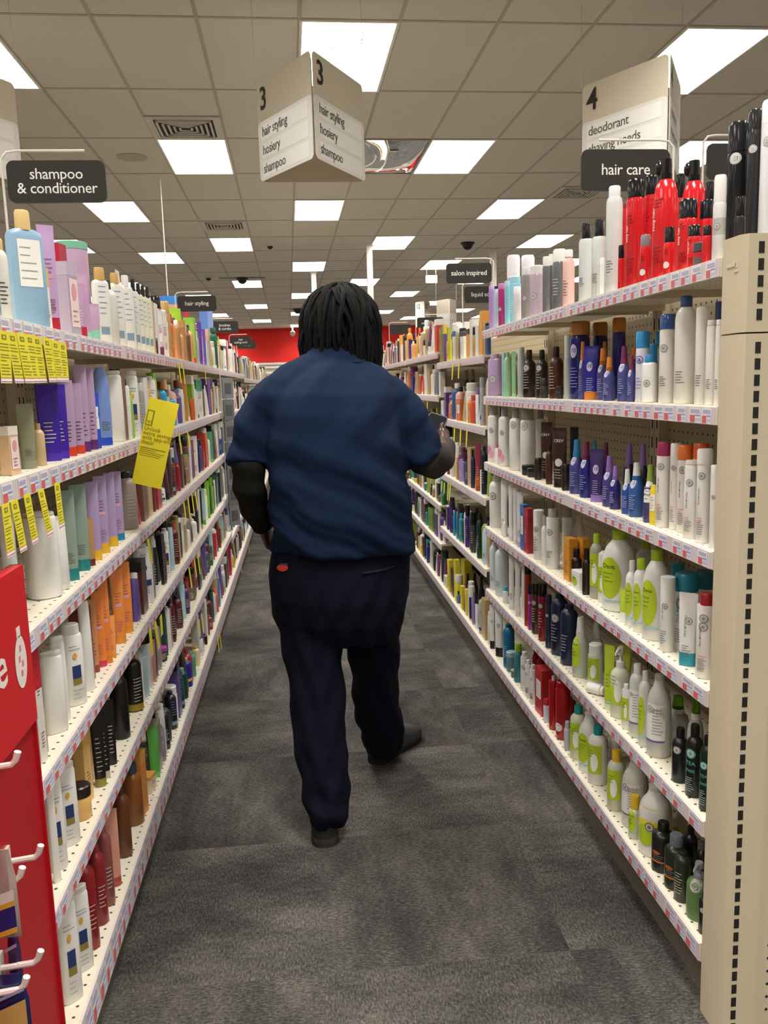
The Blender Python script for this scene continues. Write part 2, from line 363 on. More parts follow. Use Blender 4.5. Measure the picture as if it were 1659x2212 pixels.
# ---------------------------------------------------------------- shelving
XR, XL = .83, -.475
DEPTH = .315
SHELVES = {}
class Shelf:
    def __init__(s, key, side, z, clear, y0, y1, words, rack): s.key, s.side, s.z, s.clear, s.y0, s.y1, s.words, s.rack = key, side, z, clear, y0, y1, words, rack; s.foot = []; s.items = []; s.X = XR if side > 0 else XL
def rack_mats():
    m, nt, b = new_mat('shaded_beige_pegboard'); N, L = nt.nodes, nt.links
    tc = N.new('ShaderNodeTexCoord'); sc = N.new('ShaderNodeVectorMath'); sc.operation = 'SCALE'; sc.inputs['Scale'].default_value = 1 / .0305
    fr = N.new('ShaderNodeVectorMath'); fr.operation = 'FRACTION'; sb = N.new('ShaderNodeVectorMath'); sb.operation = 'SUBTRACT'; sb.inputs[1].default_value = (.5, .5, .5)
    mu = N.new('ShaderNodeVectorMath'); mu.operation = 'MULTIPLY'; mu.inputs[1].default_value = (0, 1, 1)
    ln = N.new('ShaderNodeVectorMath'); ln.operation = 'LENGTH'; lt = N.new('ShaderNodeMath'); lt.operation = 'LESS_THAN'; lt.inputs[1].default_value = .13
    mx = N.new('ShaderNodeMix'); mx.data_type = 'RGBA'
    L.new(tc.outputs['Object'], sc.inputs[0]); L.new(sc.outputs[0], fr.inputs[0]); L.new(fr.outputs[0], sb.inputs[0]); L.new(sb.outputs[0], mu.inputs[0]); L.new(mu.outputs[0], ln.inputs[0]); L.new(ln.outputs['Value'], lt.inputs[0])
    L.new(lt.outputs[0], mx.inputs[0]); mx.inputs[6].default_value = (*hexc('a3967c'), 1); mx.inputs[7].default_value = (*hexc('1c1814'), 1)  # board beige set darker, painting in the shade at the back of the shelves
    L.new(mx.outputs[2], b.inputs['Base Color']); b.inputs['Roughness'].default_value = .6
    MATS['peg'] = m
    # perforated shelf board: small dark holes in two rows near the front
    m, nt, b = new_mat('cream_shelf_steel'); N, L = nt.nodes, nt.links
    tc = N.new('ShaderNodeTexCoord'); sc = N.new('ShaderNodeVectorMath'); sc.operation = 'SCALE'; sc.inputs['Scale'].default_value = 1 / .03
    fr = N.new('ShaderNodeVectorMath'); fr.operation = 'FRACTION'; sb = N.new('ShaderNodeVectorMath'); sb.operation = 'SUBTRACT'; sb.inputs[1].default_value = (.5, .5, .5)
    mu = N.new('ShaderNodeVectorMath'); mu.operation = 'MULTIPLY'; mu.inputs[1].default_value = (1, 1, 0)
    ln = N.new('ShaderNodeVectorMath'); ln.operation = 'LENGTH'; lt = N.new('ShaderNodeMath'); lt.operation = 'LESS_THAN'; lt.inputs[1].default_value = .11
    mx = N.new('ShaderNodeMix'); mx.data_type = 'RGBA'
    L.new(tc.outputs['Object'], sc.inputs[0]); L.new(sc.outputs[0], fr.inputs[0]); L.new(fr.outputs[0], sb.inputs[0]); L.new(sb.outputs[0], mu.inputs[0]); L.new(mu.outputs[0], ln.inputs[0]); L.new(ln.outputs['Value'], lt.inputs[0])
    L.new(lt.outputs[0], mx.inputs[0]); mx.inputs[6].default_value = (*hexc('ebe3ce'), 1); mx.inputs[7].default_value = (*hexc('4a4030'), 1)
    L.new(mx.outputs[2], b.inputs['Base Color']); b.inputs['Roughness'].default_value = .45
    MATS['board'] = m
def price_strip(mb, s, X, y0, y1, zt, h, near, rnd):
    """a clear-fronted strip on the shelf lip with its price tags: white cards with grey-blue print and a red field"""
    x1 = X - s * .004; x0 = X
    base = mat('dccfd0', 's'); mb.box(min(x0, x1), max(x0, x1), y0, y1, zt - h, zt, base)
    xf = x1 - s * .0006
    def q(ya, yb, za, zb, m, k=0): xx = xf - s * .0003 * k; mb.quad((xx, ya, za), (xx, yb, za), (xx, yb, zb), (xx, ya, zb), m)
    if not near:
        y = y0 + .02
        while y < y1 - .06:
            w = rnd.uniform(.03, .05); q(y, y + w, zt - h * .95, zt - h * .1, mat('d9d4dc', 's')); q(y + .004, y + w * .6, zt - h * .88, zt - h * .52, mat('dfa9ab', 's'), 1); y += w + rnd.choice((.006, .012, .03))
        return
    y = y0 + .012
    while y < y1 - .05:
        w = rnd.choice((.042, .046, .05))
        q(y, y + w, zt - h * .97, zt - h * .04, mat('efecf0', 's'))
        q(y + .004, y + w - .006, zt - h * .38, zt - h * .16, mat('b7b5cc', 's'), 1)
        a, b = (y + w * .5, y + w - .003) if s > 0 else (y + .003, y + w * .5)
        q(a, b, zt - h * .93, zt - h * .5, mat('d8686a', 's'), 1)
        a, b = (y + .002, y + w * .48) if s > 0 else (y + w * .52, y + w - .002)
        q(a, b, zt - h * .56, zt - h * .47, mat('8f9ddc', 's'), 1); q(a, b, zt - h * .85, zt - h * .66, mat('c8c8dd', 's'), 1)
        y += w + rnd.choice((.004, .006, .01, .018, .03))
def rack(key, side, y0, y1, zs, lab, words, near, base_lip=.045, top=1.65):
    """one bay of two-sided shelving seen from the aisle; zs = shelf heights from the top one down, the last is the base deck"""
    X = XR if side > 0 else XL; s = side; xb = X + s * DEPTH; rnd = random.Random(key)
    t = thing('shelving_unit', lab, 'shelving', (X, y0, 0), group='aisle shelving units'); org = (X, y0, 0)
    bx = lambda mb, a, b, *r: mb.box(min(X + s * a, X + s * b), max(X + s * a, X + s * b), *r)
    steel, beige, bd = mat('e6dfcf', 's'), mat('b9ac93', 's'), MATS['board']
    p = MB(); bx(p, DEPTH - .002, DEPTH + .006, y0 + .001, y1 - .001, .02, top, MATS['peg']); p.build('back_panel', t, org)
    for yy in (y0 + .002, y1 - .032):
        u = MB(); bx(u, DEPTH - .03, DEPTH - .002, yy, yy + .03, 0, top, beige)
        for k in range(int(top / .061)): bx(u, DEPTH - .0306, DEPTH - .03, yy + .011, yy + .019, .02 + k * .061, .055 + k * .061, mat('201c18', 'm'))
        u.build('upright', t, org)
    k = MB(); bx(k, .035, .05, y0 + .001, y1 - .001, 0, zs[-1] - .03, mat('6d6557', 's')); k.build('kick_plate', t, org)
    for i, z in enumerate(zs):
        base = i == len(zs) - 1; lh = base_lip if base else .038
        b = MB(); bx(b, .0, DEPTH - .034, y0 + .002, y1 - .002, z - .012, z, bd)
        bx(b, .0, .004, y0 + .002, y1 - .002, z - lh, z - .012, steel)
        if not base:
            for yy in (y0 + .05, (y0 + y1) / 2, y1 - .07): bx(b, .03, DEPTH - .034, yy, yy + .018, z - .03, z - .012, mat('c3b9a4', 's'))
        sh = b.build('base_deck' if base else 'shelf', t, org)
        st = MB(); price_strip(st, s, X, y0 + .004, y1 - .004, z - .002, lh - .003, near, rnd); st.build('price_strip', sh, org, 0)
        nm = 'bottom shelf' if base else ['top shelf', 'second shelf', 'third shelf', 'fourth shelf', 'fifth shelf', 'sixth shelf'][i]
        clear = (zs[i - 1] - z - .042) if i else .6
        SHELVES[(key, i + 1)] = Shelf((key, i + 1), side, z, clear, y0, y1, nm, words)
    return t
def racks():
    rack_mats()
    zr = [1.628, 1.339, 1.043, .745, .45, .161]
    rack('R1', 1, 1.6, 2.548, zr, 'nearest right shelving unit next to the slotted end post', 'near right rack', True)
    rack('R2', 1, 2.548, 3.73, zr, 'second right shelving unit from the slotted end post', 'second right rack', True)
    rack('M', 1, 3.73, 4.985, [1.523, 1.2, .875, .54, .161], 'third right shelving unit, level with the raised phone', 'third right rack', False)
    rack('T', 1, 4.985, 6.5, [1.587, 1.33, 1.0, .665, .423, .161], 'fourth right shelving unit, just beyond the phone', 'fourth right rack', False)
    rack('U', 1, 6.5, 9.1, [1.585, 1.3, 1.03, .75, .45, .161], 'fifth right shelving unit, mostly hidden behind the person', 'fifth right rack', False)
    rack('V', 1, 9.1, 13.0, [1.585, 1.3, 1.03, .75, .45, .161], 'farthest right shelving unit before the red wall', 'last right rack', False)
    zl = [1.53, 1.267, 1.005, .74, .492, .2]
    rack('L1', -1, 1.2, 2.402, zl, 'nearest left shelving unit behind the red hook display', 'near left rack', True, .08)
    rack('L2', -1, 2.402, 3.55, zl, 'second left shelving unit from the red hook display', 'second left rack', True, .08)
    rack('L3', -1, 3.55, 5.4, zl, 'third left shelving unit, level with the person', 'third left rack', False, .08)
    rack('N', -1, 5.4, 7.6, [1.53, 1.245, .97, .71, .45, .2], 'fourth left shelving unit, ending past the grey side strips', 'fourth left rack', False, .08)
    rack('O', -1, 7.6, 10.0, [1.5, 1.2, .93, .68, .44, .2], 'fifth left shelving unit, far along the aisle', 'fifth left rack', False, .08)
    rack('Q', -1, 10.0, 13.2, [1.5, 1.2, .93, .68, .44, .2], 'farthest left shelving unit before the red wall', 'last left rack', False, .08)
def end_post():
    X, Y = XR, 1.6; bm = mat('d0c3a6', 's'); dk = mat('171310', 'm')
    t = thing('end_panel', 'beige slotted end post and pegboard closing the right rack', 'shelving', (X, Y, 0)); o = (X, Y, 0)
    # upright with a chamfered front: two stacked lengths with a fine seam between
    pl = [(X + .001, Y - .001), (X + .001, Y - .062), (X + .011, Y - .078), (X + .085, Y - .078), (X + .085, Y - .001)]
    for z0, z1, nm in ((0, 1.476, 'lower_post'), (1.479, 1.658, 'upper_post')):
        b = MB(); b.prism(pl, z0, z1, bm)
        k = 0
        while .02 + k * .0305 < z1 - .01:
            z = .006 + k * .0305
            if z > z0 + .004 and z + .021 < z1 - .003: b.box(X + .030, X + .041, Y - .0786, Y - .078, z, z + .021, dk)
            k += 1
        if z1 > 1.6:   # raised hook emblem pressed in the side of the cap piece
            for a in ((-.052, -.018, 1.603, 1.609), (-.058, -.05, 1.600, 1.612), (-.06, -.045, 1.592, 1.596)): b.box(X, X + .002, Y + a[0], Y + a[1], a[2], a[3], mat('dccfb2', 's'))
        b.build(nm, t, o)
    b = MB(); b.box(X + .085, X + .62, Y - .064, Y - .058, 0, 1.62, bm); b.box(X + .085, X + .098, Y - .07, Y - .064, 0, 1.62, bm)
    for i in range(16):
        for j in range(50):
            cx, cz = X + .118 + i * .0305, .04 + j * .0305
            pts = [(cx + .0035 * math.cos(2 * math.pi * k / 8), Y - .0645, cz + .0035 * math.sin(2 * math.pi * k / 8)) for k in range(8)]
            b.face(b.pts(pts), dk)
    b.build('pegboard', t, o)
# ---------------------------------------------------------------- products
NAMES = {'can': ('spray_can', 'spray can'), 'nozz': ('spray_can', 'spray can'), 'bottle': ('bottle', 'bottle'), 'jug': ('large_bottle', 'large bottle'), 'flat': ('shampoo_bottle', 'shampoo bottle'), 'tube': ('squeeze_tube', 'tube'),
         'inv': ('squeeze_bottle', 'bottle'), 'box': ('carton', 'box'), 'pouch': ('pouch', 'pouch'), 'pump': ('pump_bottle', 'pump bottle'), 'spray': ('spray_bottle', 'spray bottle'), 'jar': ('jar', 'jar'), 'cyl': ('round_bottle', 'bottle'), 'lying': ('lying_tube', 'tube')}
RATIO = {'flat': .52, 'tube': .62, 'inv': .55, 'box': .6, 'pouch': .45}
SQ = {'flat': 2.7, 'inv': 2.4, 'pouch': 3.2}
def sring(w, d, z, e, n, sx=1, sy=1):
    out = []
    for k in range(n):
        t = 2 * math.pi * k / n; c, s = math.cos(t), math.sin(t); f = (abs(c) ** e + abs(s) ** e) ** (-1 / e)
        out.append((w / 2 * sx * c * f, d / 2 * sy * s * f, z))
    return out
PROF = {  # body profile (height fraction, width factor, depth factor)
    'can': lambda c: [(0, .93, .93), (.012, 1, 1), (1 - c - .05, 1, 1), (1 - c - .025, .95, .95), (1 - c, .86, .86)],
    'cyl': lambda c: [(0, .95, .95), (.01, 1, 1), (1 - c - .012, 1, 1), (1 - c, .97, .97)],
    'nozz': lambda c: [(0, .93, .93), (.012, 1, 1), (.66, 1, 1), (.675, .97, .97), (.74, .9, .9), (.8, .72, .72), (.83, .5, .5)],
    'bottle': lambda c: [(0, .93, .93), (.015, 1, 1), (.87 - c, 1, 1), (.92 - c, .93, .93), (.96 - c, .74, .74), (.985 - c, .52, .52), (1 - c, .42, .42)],
    'jug': lambda c: [(0, .93, .93), (.015, 1, 1), (.60, 1, 1), (.70, .93, .93), (.78, .78, .78), (.84, .55, .55), (1 - c, .36, .36)],
    'flat': lambda c: [(0, .9, .9), (.015, 1, 1), (.5, 1, 1), (.94 - c, .96, .94), (.975 - c, .88, .85), (1 - c, .55, .7)],
    'tube': lambda c: [(c, .86, .86), (c + .03, .9, .9), (.6, .97, .55), (.93, 1, .1), (.94, 1.01, .06), (1, 1.01, .05)],
    'inv': lambda c: [(c, .9, .9), (c + .03, .97, .97), (.45, 1, 1), (.8, .92, .8), (.93, .72, .5), (1, .45, .3)],
    'box': lambda c: [], 'pouch': lambda c: [(0, .96, .7), (.05, 1, 1), (.55, 1, .85), (.9, 1, .2), (.95, 1, .08), (1, 1, .07)],
    'pump': lambda c: [(0, .93, .93), (.015, 1, 1), (.58, 1, 1), (.64, .92, .92), (.69, .6, .6), (.71, .4, .4)],
    'spray': lambda c: [(0, .93, .93), (.015, 1, 1), (.5, .97, .97), (.60, .85, .85), (.66, .6, .6), (.69, .42, .42)],
    'jar': lambda c: [(0, .9, .9), (.04, 1, 1), (1 - c - .03, 1, 1), (1 - c, .92, .92)],
}
CAPF = {'can': .2, 'cyl': .16, 'bottle': .14, 'jug': .12, 'flat': .09, 'tube': .13, 'inv': .15, 'jar': .38}
CAPW = {'can': .93, 'cyl': 1.0, 'bottle': .46, 'jug': .42, 'flat': .55, 'tube': .9, 'inv': .92, 'jar': 1.04}
PCACHE = {}
def cm(s, d='s'):
    a = s.split(':'); return mat(a[0], a[1] if len(a) > 1 else d)
def product_mesh(kind, w, d, h, body, cap, o, simple):
    key = (kind, round(w * 500), round(d * 500), round(h * 500), body, cap, repr(sorted((k, v) for k, v in o.items() if k in ('c', 'cw', 'dec', 'bands', 'top', 'sq'))), simple)
    if key in PCACHE: return PCACHE[key]
    n = 10 if simple else 20; e = o.get('sq', SQ.get(kind, 2)); c = o.get('c', CAPF.get(kind, .15)); cw = o.get('cw', CAPW.get(kind, .5))
    fin = 'g' if kind in ('can', 'nozz') else 's'; bm, cmm = cm(body, fin), cm(cap, fin); parts = []
    B = MB(); prof = None
    if kind == 'box':
        r = min(w, d) * .03; B.prism(rrect(-w / 2, w / 2, -d / 2, d / 2, r, 1), 0, h, bm)
        if cap != body: B.prism(rrect(-w / 2 - .0003, w / 2 + .0003, -d / 2 - .0003, d / 2 + .0003, r, 1), h * (1 - c) if 'c' in o else h * .82, h + .0004, cmm)
        prof = [(0, 1, 1), (1, 1, 1)]; e = 40
    elif kind == 'lying':
        B.tube([(-w / 2, 0, h / 2), (w * .3, 0, h / 2), (w * .3 + .001, 0, h / 2), (w / 2, 0, h / 2)], [h * .5, h * .5, h * .42, h * .42], bm, 16)
    else:
        prof = PROF[kind](c)
        cuts = sorted(set([p[0] for p in prof] + [v for bd in o.get('bands', ()) for v in bd[:2] if prof[0][0] < v < prof[-1][0]]))
        def at(z):
            for (z0, a0, b0), (z1, a1, b1) in zip(prof, prof[1:]):
                if z0 <= z <= z1: t = (z - z0) / max(1e-6, z1 - z0); return a0 + (a1 - a0) * t, b0 + (b1 - b0) * t
            return prof[-1][1:]
        def col(z):
            m = bm
            for bd in o.get('bands', ()):
                if bd[0] - 1e-6 <= z < bd[1] - 1e-6: m = cm(bd[2], fin)
            return m
        ee = lambda z: e if kind != 'tube' else (2 if z < .6 else 3)
        B.loft([sring(w, d, z * h, ee(z), n, *at(z)) for z in cuts], [col((a + b) / 2) for a, b in zip(cuts, cuts[1:])])
    C = B if simple else MB()
    top = 1 - c
    if kind in ('can', 'cyl', 'bottle', 'jug', 'flat', 'jar'):
        cwd = cw * (d if kind == 'flat' else d); cx = cw * w
        if kind == 'flat': cwd = min(d * .9, cx)
        z0, z1 = top * h - (.002 if kind != 'jar' else 0), h
        C.loft([sring(cx, cwd, z0, 2 if kind != 'flat' else 2.4, n), sring(cx, cwd, z1 - (z1 - z0) * .12, 2, n), sring(cx, cwd, z1, 2, n, .86, .86)], cmm)
        if kind == 'can' and o.get('top'): C.tube([(0, 0, h * (1 - c) + .001), (0, 0, h)], w * .2, cm(o['top']), 10)
    elif kind in ('tube', 'inv'):
        C.loft([sring(w, d, 0, 2 if kind == 'tube' else e, n, cw, cw), sring(w, d, c * h, 2 if kind == 'tube' else e, n, cw, cw)], cmm)
    elif kind == 'pump':
        C.tube([(0, 0, h * .70), (0, 0, h * .79)], w * .23, cmm, 14); C.tube([(0, 0, h * .79), (0, 0, h * .9)], w * .075, cmm, 10)
        C.tube([(0, 0, h * .89), (0, 0, h * .96), (0, 0, h)], [w * .17, w * .19, w * .15], cmm, 12)
        C.tube([(0, 0, h * .955), (0, -w * .3, h * .965), (0, -w * .52, h * .94), (0, -w * .56, h * .91)], [w * .1, w * .085, w * .06, w * .05], cmm, 8)
    elif kind == 'spray':
        C.tube([(0, 0, h * .675), (0, 0, h * .76)], w * .27, cm(o['top']) if o.get('top') else cmm, 14); C.tube([(0, 0, h * .76), (0, 0, h * .97), (0, 0, h)], [w * .25, w * .2, w * .17], cmm, 14)
    elif kind == 'nozz':
        C.tube([(0, 0, h * .82), (0, 0, h * .88)], w * .24, cmm, 14); C.tube([(-w * .02, 0, h * .88), (-w * .02, 0, h)], [w * .24, w * .22], cmm, 12)
        C.ball((-w * .24, -w * .06, h * .935), (w * .2, w * .2, h * .062), cmm, 14, 10)
    me = B.mesh('body'); parts.append(('body', me, []))
    if simple: PCACHE[key] = parts; return parts
    if C.v: parts.append(({'nozz': 'nozzle', 'pump': 'pump', 'spray': 'sprayer', 'jar': 'lid'}.get(kind, 'cap'), C.mesh('cap'), []))
    # --- printing on the front, laid on the surface
    if prof and o.get('dec'):
        def surf(u, z, lift=.0006):
            zf = max(prof[0][0], min(prof[-1][0], z / h))
            for (z0, a0, b0), (z1, a1, b1) in zip(prof, prof[1:]):
                if z0 <= zf <= z1: t = (zf - z0) / max(1e-6, z1 - z0); sx, sy = a0 + (a1 - a0) * t, b0 + (b1 - b0) * t; break
            q = min(.985, abs(u) / (w / 2 * sx)); y = -(d / 2 * sy) * (1 - q ** e) ** (1 / e) - lift
            return (max(-w / 2 * sx, min(w / 2 * sx, u)), y, z)
        for i, dd in enumerate(o['dec']):
            k = dd[0]; L = MB(); nm = 'label'; lift = .0006 + .0004 * i
            if k == 'pat':
                _, u0, u1, v0, v1, hx = dd; m = cm(hx); q = []
                for j in range(3):
                    for i2 in range(9): q.append(surf((u0 + (u1 - u0) * i2 / 8) * w / 2, (v0 + (v1 - v0) * j / 2) * h, lift))
                ids = L.pts(q)
                for j in range(2):
                    for i2 in range(8): a = j * 9 + i2; L.face((ids[a], ids[a + 1], ids[a + 10], ids[a + 9]), m)
            elif k in ('ring', 'leaf'):
                if k == 'ring': _, u, v, r, hx = dd; R = [(r * w * .5, r * w * .5)]; nm = 'logo'
                else: _, u, v, ru, rv, hx = dd; R = [(ru * w / 2, rv * h)]
                m = cm(hx); ns = 20; fr = [1, .8, .55, .3] if k == 'leaf' else [1, .72]
                rings = [[surf(u * w / 2 + R[0][0] * f * math.cos(2 * math.pi * a / ns), v * h + R[0][1] * f * math.sin(2 * math.pi * a / ns), lift) for a in range(ns)] for f in fr]
                ids = [L.pts(rg) for rg in rings]
                for a0, a1 in zip(ids, ids[1:]):
                    for a in range(ns): L.face((a0[a], a0[(a + 1) % ns], a1[(a + 1) % ns], a1[a]), m)
                if k == 'leaf': L.face(ids[-1], m)
                else:
                    for f, mm in ((.7, cm('d8d6d2')), (.42, m)):
                        L.face(L.pts([surf(u * w / 2 + R[0][0] * f * math.cos(2 * math.pi * a / ns), v * h + R[0][1] * f * math.sin(2 * math.pi * a / ns), lift + (.0003 if f < .5 else 0)) for a in range(ns)]), mm)
            elif k == 'lines':
                _, u0, u1, v0, v1, nl, hx = dd; m = cm(hx); rnd = random.Random(int(w * 1e4) + nl); nm = 'print'
                for j in range(nl):
                    zz = (v1 - (v1 - v0) * j / max(1, nl - 1)) * h; th = min(.0009, (v1 - v0) * h / nl * .22); ue = u0 + (u1 - u0) * rnd.uniform(.55, 1)
                    for s2 in range(4):
                        a, b = u0 + (ue - u0) * s2 / 4, u0 + (ue - u0) * (s2 + 1) / 4
                        L.quad(surf(a * w / 2, zz - th, lift), surf(b * w / 2, zz - th, lift), surf(b * w / 2, zz + th, lift), surf(a * w / 2, zz + th, lift), m)
            elif k == 'txt':
                _, s, u, v, size, hx, vert = dd; m = cm(hx); nm = 'lettering'; vs_, fs = text(s, .008, 1, 'CENTER'); sz = size * w
                L.add([surf(u * w / 2 + (-y * sz + sz * .3 if vert else x * sz), v * h + (x * sz if vert else y * sz), lift) for x, y in vs_], fs, m)
            if L.v: parts.append((nm, L.mesh(nm, smooth=60), []))
    PCACHE[key] = parts
    return parts
DEC = {  # printing presets
    'lg': [('ring', .05, .62, .52, '9b9995')], 'lgl': [('ring', .1, .4, .5, '9b9995')], 'lgt': [('ring', .1, .74, .55, 'b9b7b3')],
    'tl': [('lines', -.5, .55, .2, .3, 5, '6d6a66')], 'tw': [('lines', -.5, .5, .25, .5, 6, 'd8d6d2')], 'tk': [('lines', -.5, .5, .2, .45, 6, '3a3230')],
    'pm': [('txt', 'PAUL MITCHELL', -.25, .5, .16, '57534f', True), ('ring', .1, .72, .5, '9b9995'), ('lines', -.45, .5, .24, .27, 2, 'e0604a'), ('lines', -.5, .55, .1, .22, 6, '8a8784')],
    'pm2': [('txt', 'PAUL MITCHELL', -.2, .55, .17, '3d8f9d', True), ('ring', .15, .62, .42, '9b9995'), ('lines', -.5, .5, .12, .28, 6, '6f8a90')],
    'crew': [('txt', 'CREW', 0, .76, .3, 'e8e6e2', False), ('ring', 0, .42, .55, 'd8d6d2'), ('lines', -.6, .6, .16, .3, 4, 'b8b2ac')],
    'ten': [('leaf', -.1, .62, .42, .09, 'c9c9dd'), ('txt', '10', -.1, .6, .34, '2a2f8a', False), ('lines', -.5, .5, .16, .4, 7, 'a9acd6')],
    'tenw': [('ring', -.05, .6, .6, '6f78b8'), ('txt', '10', -.05, .56, .3, '2f3a8f', False), ('lines', -.6, .5, .2, .34, 4, '6f78b8')],
    'lime': [('leaf', -.15, .42, .72, .26, 'b5cc2e'), ('txt', 'Deva', -.2, .54, .2, '4a5a20', False), ('lines', -.6, .2, .38, .48, 3, '6f8030'), ('pat', -.5, .8, .13, .15, '9fd4cf')],
    'limeb': [('pat', -.85, .85, .2, .7, 'b5cc2e'), ('leaf', .2, .4, .4, .16, 'eef0e6'), ('lines', -.6, .4, .5, .6, 3, '6f8030')],
    'jugw': [('pat', -.85, .85, .22, .66, 'eceae4'), ('ring', -.3, .6, .3, '9b9995'), ('lines', -.1, .75, .3, .6, 9, '9a9894'), ('pat', -.85, .85, .2, .215, '5b4a9a')],
    'yel': [('pat', -.85, .85, .3, .72, 'e3d532'), ('leaf', -.2, .32, .6, .16, 'b5cc2e'), ('ring', .1, .46, .3, '7d7c70')],
    'tea': [('ring', 0, .62, .6, '5fb0a8'), ('txt', 'TEA', 0, .46, .34, '5fb0a8', False), ('txt', 'TREE', 0, .36, .26, '5fb0a8', False), ('lines', -.5, .5, .1, .28, 7, '9fb5b0')],
    'or': [('pat', -.95, .95, .22, .25, 'd8732a'), ('leaf', -.2, .42, .4, .04, 'a85a2a'), ('lines', -.5, .5, .28, .36, 3, '7d7a72')],
    'red': [('lines', -.5, .4, .6, .66, 3, '7a1010'), ('lines', -.5, .45, .14, .26, 5, '7a1010'), ('txt', 'sexy hair', -.55, .5, .26, 'f0d8d0', True)],
    'redr': [('ring', -.1, .22, .6, 'e4e0dc'), ('lines', -.5, .4, .45, .55, 4, '7a1010')],
    'box': [('lines', -.7, .6, .25, .7, 7, '8a8680')], 'pk': [('leaf', -.3, .22, .5, .08, 'd98aa0'), ('leaf', .2, .14, .45, .07, 'e0a0b2'), ('ring', .15, .58, .4, '8f8d8a')],
    'nav': [('pat', -.4, .4, .34, .5, '28386b'), ('pat', -.4, .4, .26, .34, '8a7a3e'), ('leaf', -.1, .62, .2, .04, 'd9a63a'), ('lines', -.6, .6, .7, .74, 2, '8b8fa0'), ('lines', -.5, .5, .1, .2, 3, '9aa0a8')],
    'dove': [('lines', -.4, .2, .78, .82, 2, '3a4a70'), ('leaf', 0, .6, .2, .05, '26365f'), ('pat', -.45, .6, .3, .4, '2d4470'), ('lines', -.4, .55, .18, .28, 4, '5a6f98')],
    'blk': [('lines', -.5, .5, .2, .6, 8, 'c9c2b2')], 'blu': [('pat', -.5, .5, .12, .22, '7f97a8'), ('lines', -.5, .5, .4, .75, 6, '8f97b8')],
    'sq': [('pat', -.6, .1, .12, .2, '2536b0'), ('lines', -.3, .3, .62, .66, 2, '6d6a66')], 'pale': [('pat', -.6, .7, .35, .75, 'f0eee8'), ('lines', -.5, .5, .42, .68, 5, '9a98a0')],
    'pink': [('pat', -.8, .8, .12, .78, 'f2d7d6'), ('leaf', 0, .6, .45, .12, 'dc9aa0'), ('lines', -.5, .5, .2, .34, 3, '9a7a70')], 'kids': [('pat', -.5, .45, .5, .54, 'd9a0b4'), ('lines', -.5, .5, .56, .68, 4, '8a6a80'), ('lines', -.5, .5, .18, .3, 4, 'b06a90')],
}
FR = {'Z4': (1020, 520, 2.8603), 'Z5': (1020, 860, 2.8603), 'Z6': (1020, 1240, 2.8603), 'Z7': (1160, 1560, 3.3246), 'Z8': (1200, 60, 3.6144), 'ZR': (1250, 640, 5.184), 'ZF': (860, 560, 7.541), 'ZG': (1030, 680, 2.9105),
      'ZM1': (840, 700, 7.541), 'ZM2': (860, 940, 8.295), 'ZM3': (870, 1140, 7.9), 'ZL1': (0, 420, 3.1904), 'ZL2': (0, 980, 2.9625), 'ZL3': (0, 1580, 3.5), 'ZLa': (0, 440, 6.9125), 'ZLb': (140, 640, 6.381), 'ZLc': (0, 650, 3.318),
      'ZLd': (380, 860, 7.375), 'ZLe': (380, 1100, 6.322), 'ZLf': (440, 680, 9.217), 'ZLg': (0, 1180, 5.184), 'PX': (0, 0, 1), 'LA': (100, 1240, 3.343), 'LB': (260, 1120, 3.968), 'LC': (180, 1380, 3.175), 'LD': (180, 560, 2.975), 'LE': (340, 940, 5.293), 'LF': (0, 1000, 3.173)}
FOOT = {}; ITEMS = []; SKIPPED = []
BAYS = {'R': ('R1', 'R2'), 'L': ('L1', 'L2', 'L3'), 'M': ('M',), 'T': ('T',), 'U': ('U', 'V'), 'N': ('N',), 'O': ('O', 'Q'), 'RU': ('U', 'V')}
